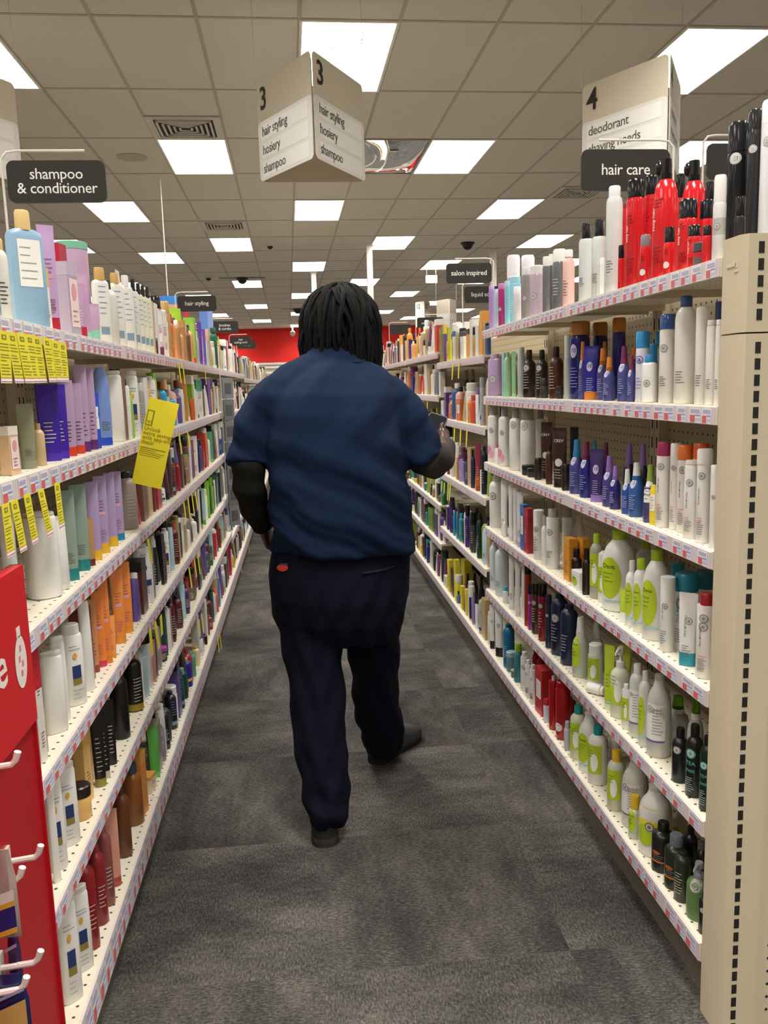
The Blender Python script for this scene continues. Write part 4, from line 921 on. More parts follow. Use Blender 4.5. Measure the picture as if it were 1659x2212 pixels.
STOCK_RF = '''
S M 1
F ZM1
can 1362 1468 50 b89a5c 16181a golden can with black cap and teal ring | c=.25;bands=.7,.76,3fae94
box 1160 1352 205 e2ded4 e6e2d8 white carton with fine print | dec=box
box 1038 1162 205 dfdbd0 e4e0d6 white carton with fine print | dec=box
pouch 945 1032 60 c9c93a d5d54a lime yellow pouch | dec=tk
box 884 948 10 584a86 d2bc3e purple carton with yellow top | c=.25
box 740 885 100 7a7236 85803c olive green carton | dec=tw
box 1466 1540 -60 c79a70 d4a87e tall peach carton | dx=.02;dec=tw
box 1540 1600 -30 c4946a cfa074 tall peach carton | dx=.02;dec=tw
box 1075 1180 -30 dedace e2ded3 white carton stacked behind | dx=.1
box 1190 1330 -30 dedace e2ded3 white carton stacked behind | dx=.1
S M 2
can 1478 1580 870 a9abab 9b9d9d silver can with grey cap | c=.2;dec=sq
tube 1404 1476 1150 e2e2e0 d8d8d6 white tube beside the silver can | c=.1
bottle 1282 1398 1190 d88a34 e6e3de orange bottle with white cap | c=.12;cw=.7;dec=tw
box 1098 1290 1225 c8703e d07a48 broad orange pack with barcode | dec=pale
pump 975 1104 1160 c9774a e3e1dc orange and white pump bottle | dec=tw
box 850 962 1250 dfdeda e6e5e1 white carton with teal mark | dec=blu
pump 1238 1330 1000 e2e0da ebe9e4 white pump bottle | dx=.08
bottle 1198 1262 1010 dfa555 e2e0da small orange capped bottle | dx=.09;c=.25
bottle 875 970 1045 2f8f7c b98a4a teal bottle with wooden cap | dx=.07;c=.1
bottle 960 1045 1045 2f8f7c b98a4a teal bottle with wooden cap | dx=.09;c=.1
can 1125 1195 780 3a3a36 6a6a64 dark can with grey cap | dx=.14
can 1230 1300 690 33332f 8a8a84 dark can with grey cap | dx=.14
can 1335 1405 700 2a2a27 7a7a74 dark can with grey cap | dx=.14
S M 3
F ZM2
bottle 1490 1600 200 1d2238 161a2c dark navy bottle | c=.1;dec=tw
tube 1370 1505 150 8a3140 a04a2e red-brown tube | c=.08;bands=.1,.3,c0562a;dec=tw
bottle 1300 1382 260 3a2f56 22202c dark violet bottle | c=.18;dec=tw
flat 1200 1312 440 3f3868 25222f violet bottle with white print | c=.1;dec=tw
flat 1092 1202 430 9b86bd a994c8 lilac bottle | c=.08;dec=tw
box 1032 1094 400 d8a848 e2c27a gold and white carton | dec=tw
box 938 1036 390 dfd9cc e2703a white carton with orange top | c=.1;dec=tk
bottle 880 945 560 7a2440 dcd7cf small maroon bottle | c=.2
bottle 1050 1180 250 2a2a2e 1c1c20 black bottle behind | dx=.12;c=.2
bottle 1180 1290 260 2a2a2e 1c1c20 black bottle behind | dx=.13;c=.2
S M 4
flat 1515 1620 1680 b9d2de c3dbe6 pale blue bottle | c=.06;dec=tl
bottle 1408 1520 1400 1f3a31 1a2a26 dark green bottle | c=.14;dec=tw
can 1298 1412 1380 3a3f48 121316 black capped dark can | c=.3;dec=tw
bottle 1196 1300 1260 3c2f70 17161c violet bottle with black cap | c=.24;cw=.8;dec=tw
bottle 1090 1190 1400 2a93b4 2f9dc0 turquoise bottle | c=.14;cw=.7;dec=tw
bottle 1040 1092 1370 2a93b4 5fb9d6 turquoise bottle with white swirl | c=.14;cw=.7;dec=tw
bottle 985 1042 1360 2a93b4 5fb9d6 turquoise bottle with white swirl | c=.14;cw=.7;dec=tw
tube 925 985 1300 452c7a 3a2468 purple tube | c=.08;dec=tw
tube 866 926 1290 452c7a 3a2468 purple tube | c=.08;dec=kids
S M 5
F ZM3
can 1296 1490 1210 a3a39e a9a9a4 rounded silver can | c=.04;cw=.6;dec=sq
tube 1225 1300 1300 d9dbd8 e6e4df white tube | c=.1
tube 1178 1234 1180 8f78b6 a08cc4 lilac tube | c=.08;dec=tw
tube 1128 1180 1190 33205c e0d840 dark purple tube | c=.08;dec=tw
box 1060 1128 1050 e0d03a e8da58 bright yellow carton | dec=tk
box 985 1062 995 e3d43e eadc5c bright yellow carton | dec=blu
bottle 918 985 1080 5a6ab0 161518 blue bottle with black pump | c=.3
can 888 1030 800 e0cf34 dcd8ce yellow can with white dome cap | c=.3;cw=.95
box 870 985 545 d8ca2e e0d444 yellow carton, topmost of its stack | dec=tk
box 760 872 545 d8ca2e e0d444 yellow carton in a stack | dec=tk
box 995 1180 540 cfc22a d8cc40 yellow carton behind | dx=.1
spray 1060 1170 780 17161a 101012 black spray bottle | dx=.05
spray 1170 1290 780 17161a 101012 black spray bottle | dx=.09
spray 1290 1400 800 17161a 101012 black spray bottle | dx=.09
box 625 752 720 e0d2bc e6dac6 beige carton with photo print | dec=pale
box 590 740 370 ddcfb8 e3d6c2 tall beige carton | dx=.06;dec=pale
jar 542 625 590 e2d8d0 e9e2da white jar | c=.35
box 478 545 520 6a4a38 8c7462 brown carton | dec=tw
F ZM1
S T 1
jar 640 720 290 d9dcd6 2a2a28 white jar with black lid | c=.35
jar 560 642 260 d9dcd6 2a2a28 white jar with black lid | c=.35
box 510 735 165 a85c58 bd7a74 dusty pink carton | dx=.07
pouch 438 508 205 c8b83c d8cc5a yellow pouch | dec=tk
bottle 368 436 280 dca070 e6d8c4 peach bottle | c=.12
box 322 372 250 2f3a90 2a3078 navy blue carton | dec=tw
bottle 232 330 100 e2902e e8842a orange bottle with orange cap | c=.15;dec=tw
bottle 400 466 100 e8dccb e8842a pale bottle with orange cap | c=.16;dx=.1
bottle 132 228 170 4a3488 c9d6dc purple bottle with clear pump | c=.22;cw=.6;dec=tw
flat 78 134 420 e4e2dc e8e6e0 white bottle | c=.1
F PX
flat 834 849 752 d2285a d84a72 hot pink bottle | c=.1;dec=tk
bottle 823 835 750 c9b6cc d4c4d6 lilac bottle | c=.1
bottle 813 824 758 d6ccd4 e2dade pale lilac bottle | c=.1
bottle 850 858 742 1a1a1a 101010 black bottle with handle | c=.2
F ZM1
S T 2
can 748 870 660 85898a a9acac grey can with pale cap | c=.22
box 636 745 760 a98c62 b3986c tan pack with gold cap | dec=tw
box 430 636 775 a5885e ad9066 broad tan pack with purple emblem | dec=kids
box 374 430 870 2c3a80 36448c navy carton | dec=tw
bottle 268 350 700 e08234 e6e2dc orange bottle with white cap | c=.16;cw=.7;dec=tw
bottle 205 262 790 9aa4a8 c8cccc silver bottle | c=.2
bottle 470 520 690 c98a2e d39a3a amber topped bottle behind | dx=.12
bottle 700 760 650 4a2a78 3a2060 violet bottle behind | dx=.14
S T 3
F ZM1
box 778 840 1360 a9b53a b5c04a lime green carton | dx=.05
box 690 778 1380 5f7a2a 6a8530 green carton | dx=.05
box 610 690 1430 6a8a2a 769634 green carton | dx=.05
F PX
bottle 861 872 1026 c9a860 b98a3a golden bottle | c=.2
bottle 872 882 1020 d8cfa8 cfc59c cream bottle | c=.2
F ZM2
S T 4
bottle 800 870 1020 3f7a3c 8a6a3a green bottle with brown cap | c=.2
bottle 722 800 1060 7a5a36 8c6a42 brown bottle | c=.15
bottle 610 690 905 9a7a52 e9e9ea brown bottle with white cap | c=.25;cw=.8
bottle 572 622 870 3a4048 22262c dark bottle | c=.2
jar 468 572 850 4a7a74 c9d2d0 teal jar with silver lid | c=.15
box 395 466 870 d8552a e07a4a orange carton | dec=tw
box 285 375 780 d8cc2e e2d848 yellow carton | dec=tk
box 240 285 850 d9d6cc e2dfd6 white carton | dec=tk
S T 5
box 540 850 1330 6d8a3c 77944a broad green pack |
bottle 490 545 1310 3a9a8c 1f6a60 teal bottle | c=.2
bottle 436 492 1160 8a6a4a c03038 brown bottle with red label | c=.15
bottle 348 436 1110 7a9a94 e0e4e0 grey-teal bottle with white ball cap | c=.16;cw=.7
jar 252 350 1190 d8c9a2 2a2622 cream jar with dark lid | c=.3
S T 6
F ZM3
bottle 408 482 262 2a2c80 15152c glossy navy bottle | c=.12;dec=tw
jar 300 392 290 dcb62e e0c23a yellow jar | c=.3
jar 190 300 270 b99a3a ddd8cc honey jar with white lid | c=.3
jar 215 400 80 d2b02e dcd8cc large yellow jar with white lid | dx=.1;c=.25
'''
STOCK_L = '''
S L 1
F ZLa
flat 150 640 105 8fb2cd d9ba7c broad pale blue bottle with wooden cap | c=.16;cw=.4;r=.42;sq=5;dec=pale
bottle -120 130 520 e2ded4 d3b376 white bottle with floral print | c=.12;cw=.6;r=.7;dec=tk
box 560 760 960 e4e2dc d6b878 small white box with wooden lid | c=.3;dec=tl
tube 600 860 320 c39fcb b3243c lilac tube standing on a red cap | c=.13;dec=kids+tl
box 838 1175 890 b3a4b8 bdb0c2 tall greyish lilac carton | dec=pink
box 790 1032 612 9a78ae b3243c red and purple carton behind | dx=.07;c=.25
cyl 890 1345 580 bb98b6 7fc0a5 broad lilac tub with mint lid | c=.07;cw=1.02;dx=.06;dec=tl
tube 1130 1350 1030 c09cba 8fc9b2 lilac tube standing on a mint cap | c=.1
tube 1120 1290 1200 bd98b9 b3243c lilac tube standing on a red cap | c=.2;dec=tw
tube 1290 1500 1500 bf9dba 8ec8b0 small lilac tube with mint cap | c=.3
flat -400 -60 250 86abc8 d9ba7c pale blue bottle at the left edge | c=.14;cw=.4
F LD
flat 62 170 55 e4e2da c9a05a broad white bottle with wooden disc | c=.16;cw=.55;r=.5;dec=blu
flat 165 262 90 e6e3db c9a05a white bottle with wooden disc | c=.14;cw=.45;dec=blu
flat 236 326 105 e6e3db e9e6de white bottle with white cap | c=.14;cw=.45;dec=blu
flat 300 362 130 e2dfd2 1e1e20 cream bottle with black cap | c=.16;cw=.4;dec=blu
flat 338 392 155 e0dccd 1e1e20 cream bottle with black cap | c=.16;cw=.4;dec=blu
flat 366 420 170 e0dfc8 1e1e20 cream bottle with black cap | c=.16;cw=.4;dec=blu
flat 398 446 180 dfdccc 1e1e20 cream bottle with black cap | c=.16;cw=.4;dec=blu
box 372 446 218 7d7c7c 868585 grey carton behind the cream bottles | dx=.12
tube 430 478 318 dfe2e6 2f2b30 white tube with teal band and black base | c=.3;bands=.3,.36,2a8a94
tube 472 516 330 e3dfe4 6a2a5c white tube with plum base | c=.2;dec=kids
tube 506 546 350 ebe7e0 e8e4dd white rounded bottle | c=.1;dec=kids
bottle 540 582 352 e27a36 d84a36 orange bottle with red top | c=.18;cw=.7;dec=tw
bottle 578 622 392 b98450 eceae4 caramel bottle with white cap | c=.12;cw=.6
pouch 552 648 315 a8cc38 2a2620 lime and black bag | dx=.1
box 618 662 396 c08a4e cc9858 golden carton | dec=tw
bottle 658 690 440 6a4a30 7a5a3a brown bottle | c=.15
pouch 650 692 340 c83a48 d44c58 red card pack | dx=.12
tube 688 722 410 a8c858 d84a36 light green tube with red cap | c=.14
bottle 716 744 460 c8bcd8 e8e4ec lavender bottle with white top | c=.2
tube 736 766 405 5a3a9c 6a4aac purple tube | c=.1
tube 762 790 450 6a48a4 7a58b4 violet tube | c=.1
box 788 818 450 c79a80 d2a890 pinkish tan carton | dec=tl
bottle 816 862 440 1f6a4c 1a5c42 dark green bottle at the rack end | c=.12;cw=.8
S L 2
F ZLc
box 5 138 1010 d9b48c e6ddd0 small blush box with pink leaf label | h=.082;dx=.008;dec=pink
tube 128 255 740 8a8a70 8f8f78 sage green tube | c=.12;dec=tl
bottle 238 322 880 cdb488 c2a070 golden cream bottle | c=.14
tube 268 432 600 3d1e9c 4a2cac indigo tube | c=.1;dec=tw
tube 372 486 600 3d1e9c 4a2cac indigo tube | c=.1;dec=tw
tube 428 540 570 b296b8 c83a2a lilac tube with red base | c=.12;dec=tk
tube 512 600 590 b296b8 c83a2a lilac tube with red base | c=.12;dec=tk
tube 540 640 470 b497bb 5a2a6c lilac tube with plum base | c=.12;dec=tk
tube 620 690 480 b497bb 5a2a6c lilac tube with plum base | c=.12;dec=tk
tube 640 722 660 2f4fc0 2a48b4 bright blue tube | c=.1;dec=pale
inv 676 790 478 7390cc 2448b8 periwinkle bottle standing on a blue cap | c=.1;dec=tl
flat 742 880 500 e2dfd9 dcd9d2 broad white bottle with blank side | c=.04;cw=.9
flat 852 935 560 e0ddd6 2a2a2c white bottle with black label corner | c=.1;dec=blk
flat 890 995 505 e2dfd9 dcd9d2 white bottle with purple label | c=.05;cw=.9;dec=nav
can 960 1040 590 9a9a98 bcbcba silver and black can | c=.14;dec=blk
flat 1018 1122 540 e0ddd7 d8d5ce white bottle with dark round cap | c=.06;dec=nav
bottle 1120 1200 580 2f9ccc 8a4a26 cyan bottle with brown cap | c=.16;cw=.7
bottle 1170 1260 660 2f9ccc c9a878 cyan bottle with tan cap | c=.16;cw=.6
bottle 1240 1310 570 2f9ccc 8a4a26 cyan bottle with brown cap | c=.16;cw=.7;dx=.03
tube 1290 1348 530 c08a38 b87f30 amber gold tube | c=.08
box 1336 1452 570 d9ddd2 3f9c78 white and green family pack | c=.3;dec=kids
pouch 1360 1400 700 d0602a dc7038 small orange pack | dx=.006
box 1446 1512 560 5a3a8c 6a489c purple carton | dec=tw
tube 1505 1545 610 c8c4c4 d4d0d0 silver tube | c=.1
S L 3
F LF
cyl 20 118 260 dfe2e6 e4e2dc white bottle above the red display | c=.06
flat 178 395 340 e3e0da cfccc5 white conical bottle | c=.02;cw=.9;r=.9
flat 330 456 370 e6e3dd d2cfc8 white bottle leaning to the side | c=.02;cw=.9;r=.8
tube 412 530 190 8a9c90 1a7c7c grey-green tube with teal base | c=.13;dec=tl
tube 490 606 150 8a9c90 1a7c7c grey-green tube with teal base | c=.13;dec=tl
tube 560 650 380 b08858 5a2a22 caramel tube with brown base | c=.14
tube 590 690 130 a894bc d8a82a lilac tube with yellow base | c=.13
tube 650 745 90 a894bc d8a82a lilac tube with yellow base | c=.13;dec=kids
tube 720 800 70 a894bc d8a82a lilac tube with yellow base | c=.13
tube 760 848 60 a894bc 1a78a0 lilac tube with blue base | c=.1;dec=kids
bottle 800 935 60 9a8c8a 2a2826 clear grey bottle with black cap | c=.1;cw=.5;dec=blk
F LE
flat 2 90 600 e2e0dc d2cfca white bottle under the yellow flyer | c=.05;dec=dove
bottle 92 200 250 6a1a20 b8b4ac dark red bottle with blue emblem | c=.12;cw=.5;dec=blu
bottle 195 260 310 a8222c b42c36 bright red bottle | c=.08
flat 235 362 225 a07c58 6aa04c tan bottle with green edge | c=.05;cw=.9;dec=kids
box 318 420 60 8a3a24 96462e rust brown carton | dx=.02
tube 370 470 10 e2dedb d8d4d0 white tube with red print | c=.1;dec=red
tube 455 535 -30 a8202a b42a34 crimson tube | c=.08
box 495 580 -20 d4602a de7036 orange carton set | dec=tw
tube 555 640 -40 4aa878 7ac04a green and lime tube | c=.12
bottle 625 735 -10 2f3f9c 26348c royal blue bottle | c=.14;dec=tw
S L 4
F ZLg
flat 880 1000 40 e4e1db 5a5448 white bottle cut by the shelf above | c=.04
flat 475 720 1180 e5e2dc d0cdc6 white bottle in front of the navy labels | c=.03;cw=.9
flat 575 760 1010 e5e2dc dedbd4 white bottle with navy and gold label | c=.05;cw=.9;dec=nav
flat 690 930 870 e8e5df e2dfd8 larger white bottle with navy and gold label | c=.1;cw=.8;r=.7;dec=nav
box 330 480 1150 d8d4cc b82430 white and red carton by the display | c=.35;dec=red
bottle 430 520 1770 b49a70 a08a60 tan round bottle low by the display | c=.1
box 800 1040 690 8a5a5c 7a3a48 dusty mauve carton with portraits | dec=kids
tube 960 1100 600 c88a58 8a3a2a copper tube with brown print | c=.1;dec=tk
tube 1040 1180 500 e8843c c82c4a orange tube with magenta top | c=.08;dec=kids
tube 1110 1240 380 e8843c d27a1e orange tube with golden cap | c=.1;dec=kids
tube 1160 1300 780 f09a58 d98a2a apricot tube | c=.1;dec=kids
tube 1240 1400 260 ea8a42 d98a2a orange tube with golden cap | c=.1;dec=kids
tube 1340 1480 180 ea8a42 d98a2a orange tube with golden cap | c=.1;dec=kids
F LB
flat 112 272 215 e2e0dc d4d2cd white bottle with dark drop logo | c=.06;cw=.5;dec=dove
tube 262 325 250 242226 e2e0dc black tube with white cap | c=.2;dec=blk
flat 262 312 150 e4e2de d8d6d2 white bottle with rounded top | c=.05
box 318 385 140 1c1a1e 26242a black carton | dec=blk
flat 350 420 85 e6e4e0 dad8d4 white round shouldered bottle | c=.05;dec=nav
bottle 415 500 40 5a201e c04a3a dark brown bottle with coral band | c=.16;dec=blk
bottle 500 600 80 dedad2 d2cec6 squarish white soap bottle | c=.08;cw=.4;r=.8
pump 565 655 -40 dedad2 e6e2da white pump bottle | 
F LE
tube 418 470 880 2a2620 c8b480 black and cream tube | c=.12;dec=blk
tube 470 515 640 1f1b1a a89868 black tube with gold base | c=.14
tube 492 552 610 a8ccc8 5aa848 pale aqua tube with green base | c=.12
tube 540 602 520 8ac83c 6ab038 lime green tube | c=.14;dec=tl
tube 590 640 480 7abc34 4a9c34 bright green tube | c=.14
tube 620 690 450 2f5a48 6ab8a8 dark green tube with mint cap | c=.1;dec=tw
tube 680 728 430 17151a 201e24 black tube at the rack end | c=.1
S L 5
F LA
flat 5 60 1170 e2ded8 cfcbc4 white bottle at the display edge | c=.05
F ZL3
flat 350 480 300 e2dfd9 d6d3cc white bottle with navy strip label | c=.05;cw=.9;dec=nav
flat 430 580 235 e4e1db d8d5ce white bottle with navy strip label | c=.05;cw=.9;dec=nav
jar 535 690 490 dcae68 1d1814 tan jar with black lid | c=.32;h=.075
box 560 700 20 d9ae6c c89a58 tan carton with cut-out window | dec=tk
F LA
box 190 330 1120 dcb070 d0a060 golden tan carton | dx=.05
tube 325 420 950 14130f 8a8438 black tube with olive top | c=.1;dec=blk
tube 375 450 930 14130f b8b498 black tube with pale top | c=.1;dec=blk
tube 425 500 910 131211 1a1917 black tube with white print | c=.08;dec=blk
bottle 465 590 690 100f0e 141312 tall black bottle with olive shoulder | c=.1;cw=.6
bottle 560 690 585 0f0e0d 7a6a1e black bottle on a gold base | c=.06;bands=.02,.14,8a7420;dec=blk
flat 640 700 555 dedcd8 cfcdc8 slim white bottle behind the black one | c=.04;dec=blk
tube 690 800 480 a87468 b48074 dusty rose tube | c=.06;dec=tk
F LB
jar 285 398 1100 1c1820 a83a94 black jar with magenta band | c=.3;dec=blk
flat 370 430 755 e4e2de d8d6d2 tall slim white bottle | c=.04
bottle 390 470 690 5a2426 3a2040 dark red-brown bottle | c=.1;dec=blk
bottle 440 530 660 5c2628 3a2040 dark red-brown bottle | c=.1;dec=blk
bottle 520 590 570 4a3468 3a2854 violet bottle | c=.12;dec=tw
pouch 570 648 590 6a6048 5a5040 bronze textured pack | dec=blk
bottle 600 650 480 1c2a22 141e18 black-green bottle | c=.1
bottle 640 760 260 3a5a4c 2a4438 dark green bottle with silver print | c=.1;dec=tw
bottle 700 790 200 3a5a4c 2a4438 dark green bottle with silver print | c=.1;dec=tw
tube 770 830 130 c82a3a d83a48 red tube | c=.1
tube 800 870 90 7a2a20 8a3428 maroon tube | c=.1
S L 6
F ZL3
flat 440 590 1240 e2e0da cfcdc6 tall white bottle in the bottom corner | c=.05;cw=.9;dec=nav
flat 530 680 1170 e4e2dc d4d2cb tall white bottle with gold strip | c=.05;cw=.9;dec=nav
bottle 590 730 960 8a1a1e 96242a deep red bottle | c=.08;dec=tw
bottle 680 800 860 8a2226 962c30 deep red bottle | c=.08;dec=tw
bottle 740 850 720 8a4a44 965650 brownish rose bottle | c=.06;dec=tw
tube 805 905 590 d89a88 a84a3c salmon pink tube with rust base | c=.12
bottle 870 985 430 6a3a1c 5a3018 dark amber bottle | c=.08
bottle 930 1075 240 8a5220 3a4a5c amber bottle with slate blue cap | c=.14;cw=.6
box 1020 1110 150 d98838 e0a050 orange carton with tiger stripes | dec=blk
F LC
box 400 500 930 e2d6b4 d8a04a cream and orange carton | dec=kids
tube 440 525 600 5aa84a 6ab858 green tube | c=.1
flat 495 560 590 8f8f94 7a7a80 grey and purple bottle | c=.05;dec=kids
bottle 500 590 480 1e1e24 16161c black rounded bottle | c=.08;dec=tw
bottle 560 640 360 1c1d30 14152a black-navy bottle | c=.08;dec=blu
bottle 600 690 230 12403a 0f342f deep teal green bottle | c=.1;dec=blu
bottle 640 715 200 14463f 6ac0b0 teal green bottle with mint top | c=.1
bottle 655 745 130 2a2c8c d8c040 royal blue bottle with yellow band | c=.1;bands=.2,.3,d8c040
bottle 690 770 90 4a9c84 58a892 sea green bottle | c=.1;cw=.6
F LB
bottle 610 680 1100 e0d4a4 d8932a cream bottle with orange label | c=.1
flat 640 710 1010 dfe0d8 3a8a5a white and green bottle | c=.14;dec=tl
bottle 690 745 990 1a1c1a 101210 short black bottle | c=.12
bottle 730 790 830 8a3a30 c04a38 brick red bottle | c=.12;dec=tw
bottle 770 840 600 d8603a e07048 orange-red bottle | c=.2
tube 800 860 520 5a7ab8 6a8ac4 blue tube | c=.1
flat 840 900 470 b0d0d0 c8e0dc pale aqua bottle | c=.1;dec=tl
'''
STOCK_LF = '''
S N 1
F ZLf
can 285 450 680 dfe4e0 e8ece8 white rounded can with mint window | c=.04;dec=sq
can 420 570 625 d8dcdc 1f1c1a silver can with black cap | c=.1
can 480 610 705 cfd8da e4e8e8 pale silver can | c=.08
can 570 650 760 5a4a40 4a3c34 brown can | c=.1
box 640 740 860 7a9478 86a084 sage green carton |
bottle 735 850 960 d8c030 e0cc40 yellow bottle | c=.12
F PX
bottle 532 540 768 d8cfc4 c8b8a8 cream bottle | c=.2
can 540 548 772 c8b0a0 b8a090 beige can | c=.15
S N 2
F ZLf
box 130 230 1440 d8d4cc cfc8c0 pale carton | dec=tl
flat 205 330 1440 77757a 6a686e grey flat bottle | c=.08
tube 310 450 1200 d8d2c4 ccc6b8 cream tube | c=.1
box 450 540 1480 d8d6d4 3a8a84 white carton | dec=tl
tube 520 620 1560 d4d0c4 c8c4b8 pale tube | c=.1
bottle 610 690 1540 2a2420 1a1614 dark bottle | c=.15
tube 690 760 1600 8ab0b4 9cc0c4 aqua tube | c=.1
S N 3
F ZLd
flat 640 770 420 6f7174 838588 grey flat bottle | c=.06
box 700 840 240 77797b 8c8e90 grey carton | dx=.06
flat 800 880 0 dedcd8 d2d0cc white bottle | c=.06;dec=blu
tube 860 960 -40 dcdad6 d0ceca white tube | c=.1;dec=tl
S N 4
F ZLd
flat 640 780 1180 77797c 88898c grey flat bottle | c=.06
flat 760 850 900 8a8a88 9a9a98 grey bottle | c=.06;dx=.04
tube 850 905 860 d8d4c8 e0dcd0 cream tube | c=.1
S N 5
F ZLe
flat 560 640 150 e0e2e4 2a4aa0 white bottle with blue top | c=.2;dec=blu
flat 620 700 60 d8e0e8 5a8ac8 white and blue bottle | c=.12;dec=blu
tube 690 760 20 b8cce0 7a9cd0 pale blue tube | c=.12;dec=tl
flat 755 810 10 dce0d8 c83a5a white bottle with red label | c=.1;dec=red
tube 800 850 0 e0dcd4 2a3a9c white tube with blue base | c=.12;dec=red
S N 6
F ZLe
tube 455 540 280 b82a30 c83a40 red tube with gloss | c=.16
flat 600 680 870 c8dcd4 d8e8e0 pale mint bottle | c=.12;dec=blu
tube 680 750 680 2a2a80 e0dcd8 navy tube with white top | c=.16
flat 730 800 620 d8b02a e0dcd0 golden yellow bottle | c=.14
tube 800 850 380 d8dcd0 c8ccc0 pale green tube | c=.1
bottle 840 890 260 6a2a20 7a3428 maroon bottle | c=.1
box 880 930 240 b8a888 c8b898 tan carton |
flat 910 970 190 d4dce4 8a9ccc white and blue bottle | c=.12
'''
def far_fill():
    """the last racks: rows of small things of which only caps and colours can be told"""
    rnd = random.Random(23)
    words = {'c9a060': 'golden', 'd9d4c8': 'pale cream', '7a3a6a': 'plum', 'e0dcd2': 'white', '3a5a8a': 'blue', 'c8452e': 'red', '8aa040': 'olive green', '2a2a2e': 'black', 'd89a3a': 'amber', '5a3a7a': 'purple', 'e8b8b0': 'pink', '3a8a80': 'teal',
             'd8d4cc': 'off-white', '3a7a9c': 'sea blue', 'a83440': 'cherry red', '8ac040': 'lime green', '5a4a8c': 'violet', 'd8c030': 'yellow', 'e0a870': 'peach', 'a8c8d0': 'ice blue', '6a4438': 'brown', 'e6e2da': 'bright white', '3a2a2a': 'dark brown', '2a4438': 'dark green', '8a8078': 'grey', 'b8a070': 'tan', '5a2a2e': 'maroon', '1c2238': 'navy'}
    upper = {'R': 'd9d4c8 e0dcd2 c9a060 e0dcd2 d89a3a 7a3a6a 2a2a2e e8b8b0 b8a070 3a5a8a c8452e 5a3a7a'.split(), 'L': 'd8d4cc e6e2da c9a060 e0a870 5a4a8c d8d4cc 8ac040 a8c8d0 6a4438 e8b8b0 2a2a2e e6e2da'.split()}
    lower = {'R': '2a2a2e 5a3a7a 2a4438 e0dcd2 b8a070 3a2a2a 7a3a6a 1c2238 8aa040 d9d4c8 6a4438 3a8a80'.split(), 'L': 'd8d4cc e6e2da 3a2a2a 2a4438 5a2a2e 8a8078 b8a070 2a2a2e d8d4cc 6a4438 a83440 a8c8d0 1c2238 5a4a8c'.split()}
    for side, bays in (('R', ('M', 'T', 'U', 'V')), ('L', ('L2', 'L3', 'N', 'O', 'Q'))):
        for bay in bays:
            for lev in range(1, 7):
                if (bay, lev) not in SHELVES: continue
                sh = SHELVES[(bay, lev)]; s = sh.side; foot = [q for q in FOOT.get(('L' if bay[0] == 'L' else bay, lev), []) if sh.y0 - .05 < q[0] < sh.y1 + .05]
                if bay == 'V' and lev > 1 or bay == 'Q' and lev > 2: continue
                spans = []; yy = sh.y0 + .01
                for a_, b_ in sorted((a - c / 2 - .004, a + c / 2 + .004) for a, b, c, e in foot):
                    if a_ - yy > .05: spans.append((yy, a_))
                    yy = max(yy, b_)
                spans.append((yy, sh.y1 - .02 if bay != 'U' or lev < 3 else sh.y0 + 1.0)); prev = None
                for y, left in spans:
                  while y + .045 < left:
                    kind = rnd.choice(('bottle', 'can', 'flat', 'tube', 'box', 'tube')); w = min(rnd.uniform(.05, .085), left - y - .002); d = w * (RATIO.get(kind, 1)); h = min(rnd.uniform(.13, .23), sh.clear - .02 if lev > 1 else .24)
                    c = rnd.choice([q for q in (upper if lev < 3 else lower)[side] if q != prev]); prev = c; cap = rnd.choice((c, 'e6e3dc', '1c1c1e', c))
                    parts = product_mesh(kind, math.floor(w * 200) / 200, math.floor(d * 200) / 200, round(h / .02) * .02, c, cap, {}, True)
                    nm, cat = NAMES[kind]; o = bpy.data.objects.new(nm, parts[0][1]); COL.objects.link(o)
                    o.location = (sh.X + s * (.015 + d / 2), y + w / 2, sh.z + .0006); o.rotation_euler = (0, 0, math.radians(-90 if s > 0 else 90)); o['category'] = cat; o['group'] = 'products on the %s of the %s' % (sh.words, sh.rack)
                    cw = {c: '', 'e6e3dc': ' with white top', '1c1c1e': ' with black top'}[cap] if kind != 'box' else ''
                    ITEMS.append(dict(o=o, desc=words[c] + ' ' + nm.replace('_', ' ') + cw, bay=sh.rack, sh=sh.words, y=y, x=0, h=h, w=w))
                    y += w + rnd.uniform(.004, .03)
